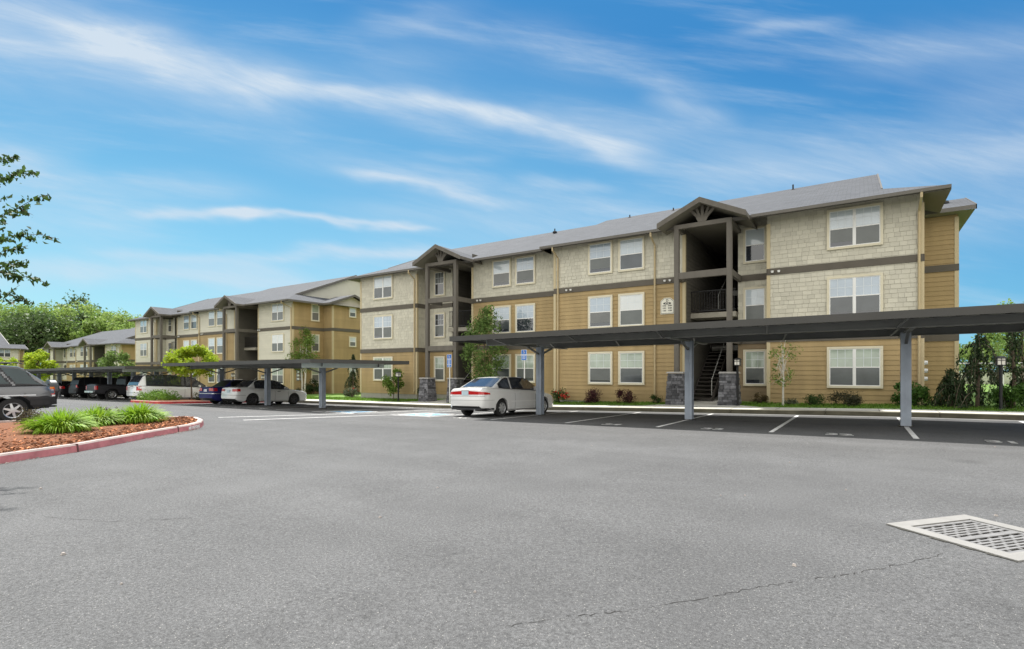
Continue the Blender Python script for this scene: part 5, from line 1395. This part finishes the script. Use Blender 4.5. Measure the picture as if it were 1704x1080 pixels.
# daylily clumps and rose on the near island
def daylily(label, u, v, w, h, n, seed, yellow=0):
    x, y = gp(u, v); z = zg(x, y) + .12; r = random.Random(seed); root = thing('daylily_clump', label, 'daylily', (x, y, z), group='daylily clumps on the near island')
    m = MB()
    for i in range(n):
        a = r.random() * 6.283; q = r.random() ** .6; L = h * (1.0 + .75 * r.random()); lean = .15 + 1.15 * q; px, py = math.cos(a) * w * .22 * q + r.gauss(0, w * .06), math.sin(a) * w * .22 * q + r.gauss(0, w * .06)
        ca, sa = math.cos(a), math.sin(a); wd = .009 + .007 * r.random(); prev = None; K = 7; pr, pz, ang = 0, 0, math.pi / 2 - lean * .35
        tw = r.uniform(-.5, .5)
        for k in range(K + 1):
            t = k / K; ww = wd * (1 - t ** 2.2) * (.55 + .9 * min(1, t * 3)) + .0008
            sx, sy = -sa * ww, ca * ww
            p = (px + ca * pr + tw * .05 * t * -sa, py + sa * pr + tw * .05 * t * ca, pz)
            row = ((p[0] - sx, p[1] - sy, p[2]), (p[0] + sx, p[1] + sy, p[2] + ww * .5))
            if prev: m.face([prev[0], prev[1], row[1], row[0]])
            prev = row; ang -= lean * 1.9 / K * (.4 + t * 1.2); s = L / K; pr += math.cos(ang) * s; pz += math.sin(ang) * s; pz = max(pz, -.03)
    m.build('foliage', F_LIL, root)
    if yellow:
        f = MB(); 
        for k in range(yellow): 
            c = [(.1, -w * .28, h * .55), (-.05, -w * .3, h * .5)][k % 2]
            for j in range(6):
                a = j * 1.05; f.face([c, (c[0] + .045 * math.cos(a - .3), c[1] - .01, c[2] + .045 * math.sin(a - .3)), (c[0] + .07 * math.cos(a), c[1] - .03, c[2] + .07 * math.sin(a)), (c[0] + .045 * math.cos(a + .3), c[1] - .01, c[2] + .045 * math.sin(a + .3))])
        f.build('blossom', F_YEL, root)
daylily('biggest daylily clump at the front of the near island, one yellow bloom', 100, 731, 1.2, .38, 1350, 1, 1)
daylily('daylily clump behind the biggest one, middle of the near island', 158, 719, 1.15, .37, 950, 2)
daylily('rightmost daylily clump, nearest the tip of the island', 232, 713, 1.1, .40, 1050, 3)
shrub('rose_bush', 'reddish-green shrub at the left of the near island, in front of the SUV wheel', 46, 0, .8, .40, leafmat('rose_leaves', (.075, .065, .035), vs=9, hue=.05), 900, .045, xy=gp(46, 714))
shrub('rose_bush', 'small reddish shrub behind the daylilies, between the middle and right clumps', 182, 0, .7, .36, leafmat('rose_leaves', (.075, .065, .035), vs=9, hue=.05), 600, .045, xy=gp(180, 708))
# lawn blades
N = 26000; m_x = nr.uniform(-46, 8, N); m_y = nr.uniform(22.07, 24.0, N)
keep = np.ones(N, bool)
for cx in (-5.6, -20.3): keep &= abs(m_x - cx) > 1.05 + np.clip((23.1 - m_y), 0, 1.05) * 1.35
m_x, m_y = m_x[keep], m_y[keep]
C = np.stack([m_x, m_y, [zl(a, b) + .02 for a, b in zip(m_x, m_y)]], 1)
g = cards(C, .10, .22, 'grass', leafmat('grass_blades', (.13, .24, .03), vs=3), None, droop=-3.5); g['kind'] = 'stuff'; tag(g, 'short green lawn grass along the building', 'grass')

# overhanging branches of a tree just outside the left edge
def near_tree():
    D = 8.0; bx = at(-230, 617, D); z = zg(bx.x, bx.y)
    root = thing('cherry_tree', 'leafy branches of a tree reaching in from the left edge against the sky', 'tree', (bx.x, bx.y, z)); o = Vector((bx.x, bx.y, z))
    fork = at(-215, 470, D); m = MB(); m.tube([tuple(Vector((0, 0, -.2))), tuple(Vector((.02, .03, 1.2))), tuple(fork - o), tuple(at(-235, 300, D) - o)], [.12, .1, .085, .04], 10)
    m.build('trunk', BARK, root)
    br = [[(-120, 300), (-40, 282), (0, 266), (20, 263), (30, 262)], [(-120, 360), (-30, 312), (0, 298), (25, 288), (50, 284), (64, 291)], [(-130, 410), (-40, 385), (0, 362), (30, 346), (60, 329), (82, 324)],
          [(-100, 350), (-30, 338), (0, 333), (14, 326)], [(-130, 430), (-30, 408), (0, 396), (40, 389), (70, 391), (98, 398)], [(-120, 440), (-30, 432), (0, 420), (28, 412), (46, 409)], [(-110, 450), (-30, 442), (0, 437), (22, 440), (42, 441)],
          [(-120, 455), (-40, 447), (0, 452), (30, 458), (55, 462), (77, 471)], [(-120, 490), (-40, 488), (0, 489), (28, 494), (54, 504)], [(-120, 420), (-50, 400), (-10, 385), (6, 378)]]
    m = MB(); P = []
    r = np.random.default_rng(9)
    for b in br:
        dj = D + r.uniform(-.7, .7)
        path = [fork - o] + [at(u, v, dj) - o for u, v in b]
        m.tube([tuple(p) for p in path], [.03] + [.02, .010] + [.004] * (len(path) - 3), 6, caps=False)
        for i in range(1, len(path) - 1):
            a, c = path[i], path[i + 1]; L = (c - a).length; last = i == len(path) - 2
            for q in range(int(L * (44 if last else 85)) + 2):
                p = a + (c - a) * r.random(); s = .024 if last else .05
                P.append((p.x + r.normal() * s, p.y + r.normal() * s, p.z + r.normal() * s * .7 - .02))
        if len(b) > 4:
            for k in range(2):
                i = 3; t = r.random(); a = path[i] + (path[i + 1] - path[i]) * t; e = a + Vector((FW[0] * 0 + RT[0] * .22, RT[1] * .22, r.uniform(-.12, .14)))
                m.tube([tuple(a), tuple(e)], [.004, .002], 5, caps=False)
                for q in range(9): p = a + (e - a) * r.random(); P.append((p.x, p.y, p.z - .02 + r.normal() * .015))
    m.build('branches', BARK, root); cards(P, .078, .55, 'crown', F_CHR, root, droop=.9)
    c2_ = crown((0, 0, 3.6), (1.1, 1.1, 1.5), 5200, 34, .34); d0 = np.array([RT[0], RT[1], 0]); c2_ = c2_[(c2_ @ d0) < .75]
    cards(c2_, .09, .55, 'inner_crown', F_CHR, root, droop=.9)
near_tree()

# ------------------------------------------------------------------ sky and sun
w = bpy.data.worlds.new('World'); scene.world = w; w.use_nodes = True; nt = w.node_tree; N_ = nt.nodes; L_ = nt.links
bg = N_['Background']
SUN = Vector((-1.6, .62, 2.8)).normalized(); elev = math.asin(SUN.z); azim = math.atan2(SUN.x, SUN.y)
sky = N_.new('ShaderNodeTexSky'); sky.sky_type = 'NISHITA'; sky.sun_disc = False; sky.sun_elevation = elev; sky.sun_rotation = azim
sky.air_density = SKY_AIR; sky.dust_density = SKY_DUST; sky.ozone_density = SKY_OZ; sky.altitude = 0
def math_(op, a, b=None, c=None):
    n = N_.new('ShaderNodeMath'); n.operation = op
    for i, v in enumerate((a, b, c)):
        if v is None: continue
        if isinstance(v, (int, float)): n.inputs[i].default_value = v
        else: L_.new(v, n.inputs[i])
    return n.outputs[0]
def vdot(v, c):
    n = N_.new('ShaderNodeVectorMath'); n.operation = 'DOT_PRODUCT'; L_.new(v, n.inputs[0]); n.inputs[1].default_value = c; return n.outputs['Value']
tc = N_.new('ShaderNodeTexCoord'); D = tc.outputs['Generated']
f = math_('MAXIMUM', vdot(D, (FW[0], FW[1], 0)), .02)
A = math_('DIVIDE', vdot(D, (RT[0], RT[1], 0)), f); B = math_('DIVIDE', vdot(D, (0, 0, 1)), f)   # bearing and height of a sky direction
front = math_('MULTIPLY', math_('GREATER_THAN', f, .03), 1)
cmb = N_.new('ShaderNodeCombineXYZ'); L_.new(A, cmb.inputs[0]); L_.new(B, cmb.inputs[1])
def noise(scale, detail, rot=0, st=(1, 1, 1), rough=.55, dist=0, loc=(0, 0, 0)):
    mp = N_.new('ShaderNodeMapping'); mp.vector_type = 'POINT'
    mp.inputs['Rotation'].default_value = (0, 0, rot); mp.inputs['Scale'].default_value = st; mp.inputs['Location'].default_value = loc
    r = N_.new('ShaderNodeMapping'); r.inputs['Rotation'].default_value = (0, 0, rot); L_.new(cmb.outputs[0], r.inputs[0])
    mp.inputs['Rotation'].default_value = (0, 0, 0); L_.new(r.outputs[0], mp.inputs[0])
    n = N_.new('ShaderNodeTexNoise'); n.inputs['Scale'].default_value = scale; n.inputs['Detail'].default_value = detail; n.inputs['Roughness'].default_value = rough; n.inputs['Distortion'].default_value = dist
    L_.new(mp.outputs[0], n.inputs['Vector']); return n.outputs[0]
def ramp(v, a, b, lo=0, hi=1):
    n = N_.new('ShaderNodeMapRange'); n.interpolation_type = 'SMOOTHSTEP'; n.inputs[1].default_value = a; n.inputs[2].default_value = b; n.inputs[3].default_value = lo; n.inputs[4].default_value = hi; L_.new(v, n.inputs[0]); return n.outputs[0]
warp = noise(2.2, 4, rot=.2, st=(1, 3, 1)); wv = math_('MULTIPLY', math_('SUBTRACT', warp, .5), .11)
wisp = noise(5, 8, rot=.27, st=(.55, 3.6, 1), rough=.68, dist=.5)
wisp2 = noise(3, 8, rot=.12, st=(.5, 4.5, 1), rough=.6, loc=(3, 1, 0))
def streak(p0, p1, width, inten, feather=.12):
    a0, b0 = (p0[0] - UC) / FPX, (HV - p0[1]) / FPX; a1, b1 = (p1[0] - UC) / FPX, (HV - p1[1]) / FPX
    dx, dy = a1 - a0, b1 - b0; L = math.hypot(dx, dy); dx /= L; dy /= L; w_ = width / FPX
    ra, rb = math_('SUBTRACT', A, a0), math_('SUBTRACT', math_('ADD', B, wv), b0)
    s = math_('ADD', math_('MULTIPLY', ra, dx), math_('MULTIPLY', rb, dy)); t = math_('SUBTRACT', math_('MULTIPLY', rb, dx), math_('MULTIPLY', ra, dy))
    g = math_('POWER', 2.718, math_('MULTIPLY', math_('MULTIPLY', t, t), -1 / (w_ * w_)))
    e = math_('MULTIPLY', ramp(s, -feather, feather), ramp(s, L + feather, L - feather))
    return math_('MULTIPLY', math_('MULTIPLY', g, e), inten)
ST = [((-250, -10), (280, 62), 46, .62, .10), ((120, 62), (500, 148), 30, .70, .08), ((420, 132), (600, 160), 14, .6, .08), ((560, 158), (860, 196), 15, .62, .08), ((800, 196), (1060, 246), 17, .72, .07), ((640, 176), (1190, 240), 40, .42, .14), ((1090, 170), (1210, 206), 14, .45, .05),
      ((-150, 60), (520, 170), 80, .34, .2), ((230, 353), (420, 364), 8, .95, .05), ((380, 362), (710, 386), 6, .85, .05), ((400, 418), (730, 420), 9, .55, .08), ((160, 412), (460, 436), 10, .4, .08), ((580, 287), (860, 346), 9, .6, .06), ((480, 262), (900, 330), 30, .28, .14),
      ((880, 300), (1010, 314), 10, .4, .05), ((700, 258), (820, 268), 9, .22, .06), ((-200, 240), (90, 270), 44, .62, .1), ((-200, 330), (240, 372), 34, .38, .12), ((-200, 440), (520, 462), 26, .62, .14), ((100, 300), (420, 330), 26, .30, .12), ((560, 350), (1000, 372), 22, .30, .14),
      ((1190, 290), (1800, 236), 48, .58, .12), ((1420, 96), (1800, 70), 40, .40, .12), ((1480, 360), (1800, 330), 60, .34, .12), ((1560, 170), (1800, 150), 40, .26, .1), ((1230, 60), (1400, 34), 12, .28, .06), ((1050, 120), (1160, 165), 22, .22, .08), ((600, 44), (760, 22), 22, .28, .08), ((760, 40), (1010, 110), 44, .18, .12), ((560, 120), (760, 90), 40, .2, .12), ((520, 470), (1200, 330), 60, .22, .2)]
tot = None
for s in ST:
    o = streak(*s); tot = o if tot is None else math_('ADD', tot, o)
tex = math_('ADD', math_('MULTIPLY', ramp(wisp, .26, .74), .50), .48)
cl = math_('MULTIPLY', tot, tex)
amb = math_('MULTIPLY', math_('MULTIPLY', ramp(wisp2, .46, .75), ramp(wisp, .24, .72, .35, 1)), .36)
cr = N_.new('ShaderNodeValToRGB'); L_.new(math_('MULTIPLY', math_('SUBTRACT', math_('ADD', B, math_('MULTIPLY', A, SKY_SKEW)), -.05), 1.18), cr.inputs[0])
el = cr.color_ramp.elements
for i, (p_, c_) in enumerate(SKY_RAMP):
    e_ = el[i] if i < 2 else el.new(p_)
    e_.position = p_; e_.color = (*[min(1, q) for q in c_], 1)
blue = N_.new('ShaderNodeVectorMath'); blue.operation = 'SCALE'; L_.new(cr.outputs[0], blue.inputs[0]); blue.inputs['Scale'].default_value = 1 / (SKY_STR * 2 ** EXPO)
mask = math_('MULTIPLY', math_('MINIMUM', math_('ADD', math_('ADD', cl, amb), math_('MULTIPLY', 0, 1)), .93), front)
tintn = N_.new('ShaderNodeMix'); tintn.data_type = 'RGBA'; tintn.blend_type = 'MULTIPLY'; tintn.inputs[0].default_value = 1; L_.new(sky.outputs[0], tintn.inputs[6]); tintn.inputs[7].default_value = SKY_TINT
hz = N_.new('ShaderNodeMix'); hz.data_type = 'RGBA'; hz.inputs[0].default_value = .85; L_.new(tintn.outputs[2], hz.inputs[6]); L_.new(blue.outputs[0], hz.inputs[7])
mx = N_.new('ShaderNodeMix'); mx.data_type = 'RGBA'; L_.new(mask, mx.inputs[0]); L_.new(hz.outputs[2], mx.inputs[6]); mx.inputs[7].default_value = tuple(q / (SKY_STR * 2 ** EXPO) for q in CLOUD_COL) + (1,)
# added bright cloud fill, unseen overhead and behind the viewer, lights the shaded facade
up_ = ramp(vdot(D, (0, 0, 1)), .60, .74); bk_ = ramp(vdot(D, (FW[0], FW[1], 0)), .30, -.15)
fill_sky = math_('MAXIMUM', math_('MULTIPLY', up_, .7), bk_)
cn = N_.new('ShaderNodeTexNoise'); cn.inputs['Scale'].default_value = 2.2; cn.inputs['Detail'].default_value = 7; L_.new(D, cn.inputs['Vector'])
fill_sky = math_('MULTIPLY', fill_sky, ramp(cn.outputs[0], .28, .56, .7, 1))
mb_ = N_.new('ShaderNodeMix'); mb_.data_type = 'RGBA'; L_.new(fill_sky, mb_.inputs[0]); L_.new(mx.outputs[2], mb_.inputs[6]); mb_.inputs[7].default_value = FILL_SKY_COL
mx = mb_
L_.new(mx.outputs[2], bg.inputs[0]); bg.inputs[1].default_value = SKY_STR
sl = bpy.data.lights.new('sun', 'SUN'); sl.energy = SUN_STR; sl.angle = R_(SUN_ANG); sl.color = (1, .965, .91)
so = bpy.data.objects.new('sun', sl); COL.objects.link(so); so.location = (0, 0, 40); so.rotation_euler = SUN.to_track_quat('Z', 'Y').to_euler()
vs = scene.view_settings; vs.view_transform = 'Standard'; vs.look = 'None'; vs.exposure = EXPO; vs.gamma = 1; vs.use_curve_mapping = False
scene.cycles.max_bounces = 8; scene.cycles.diffuse_bounces = 4; scene.cycles.transmission_bounces = 4; scene.cycles.sample_clamp_indirect = 6
try: scene.cycles.use_denoising = True
except Exception: pass
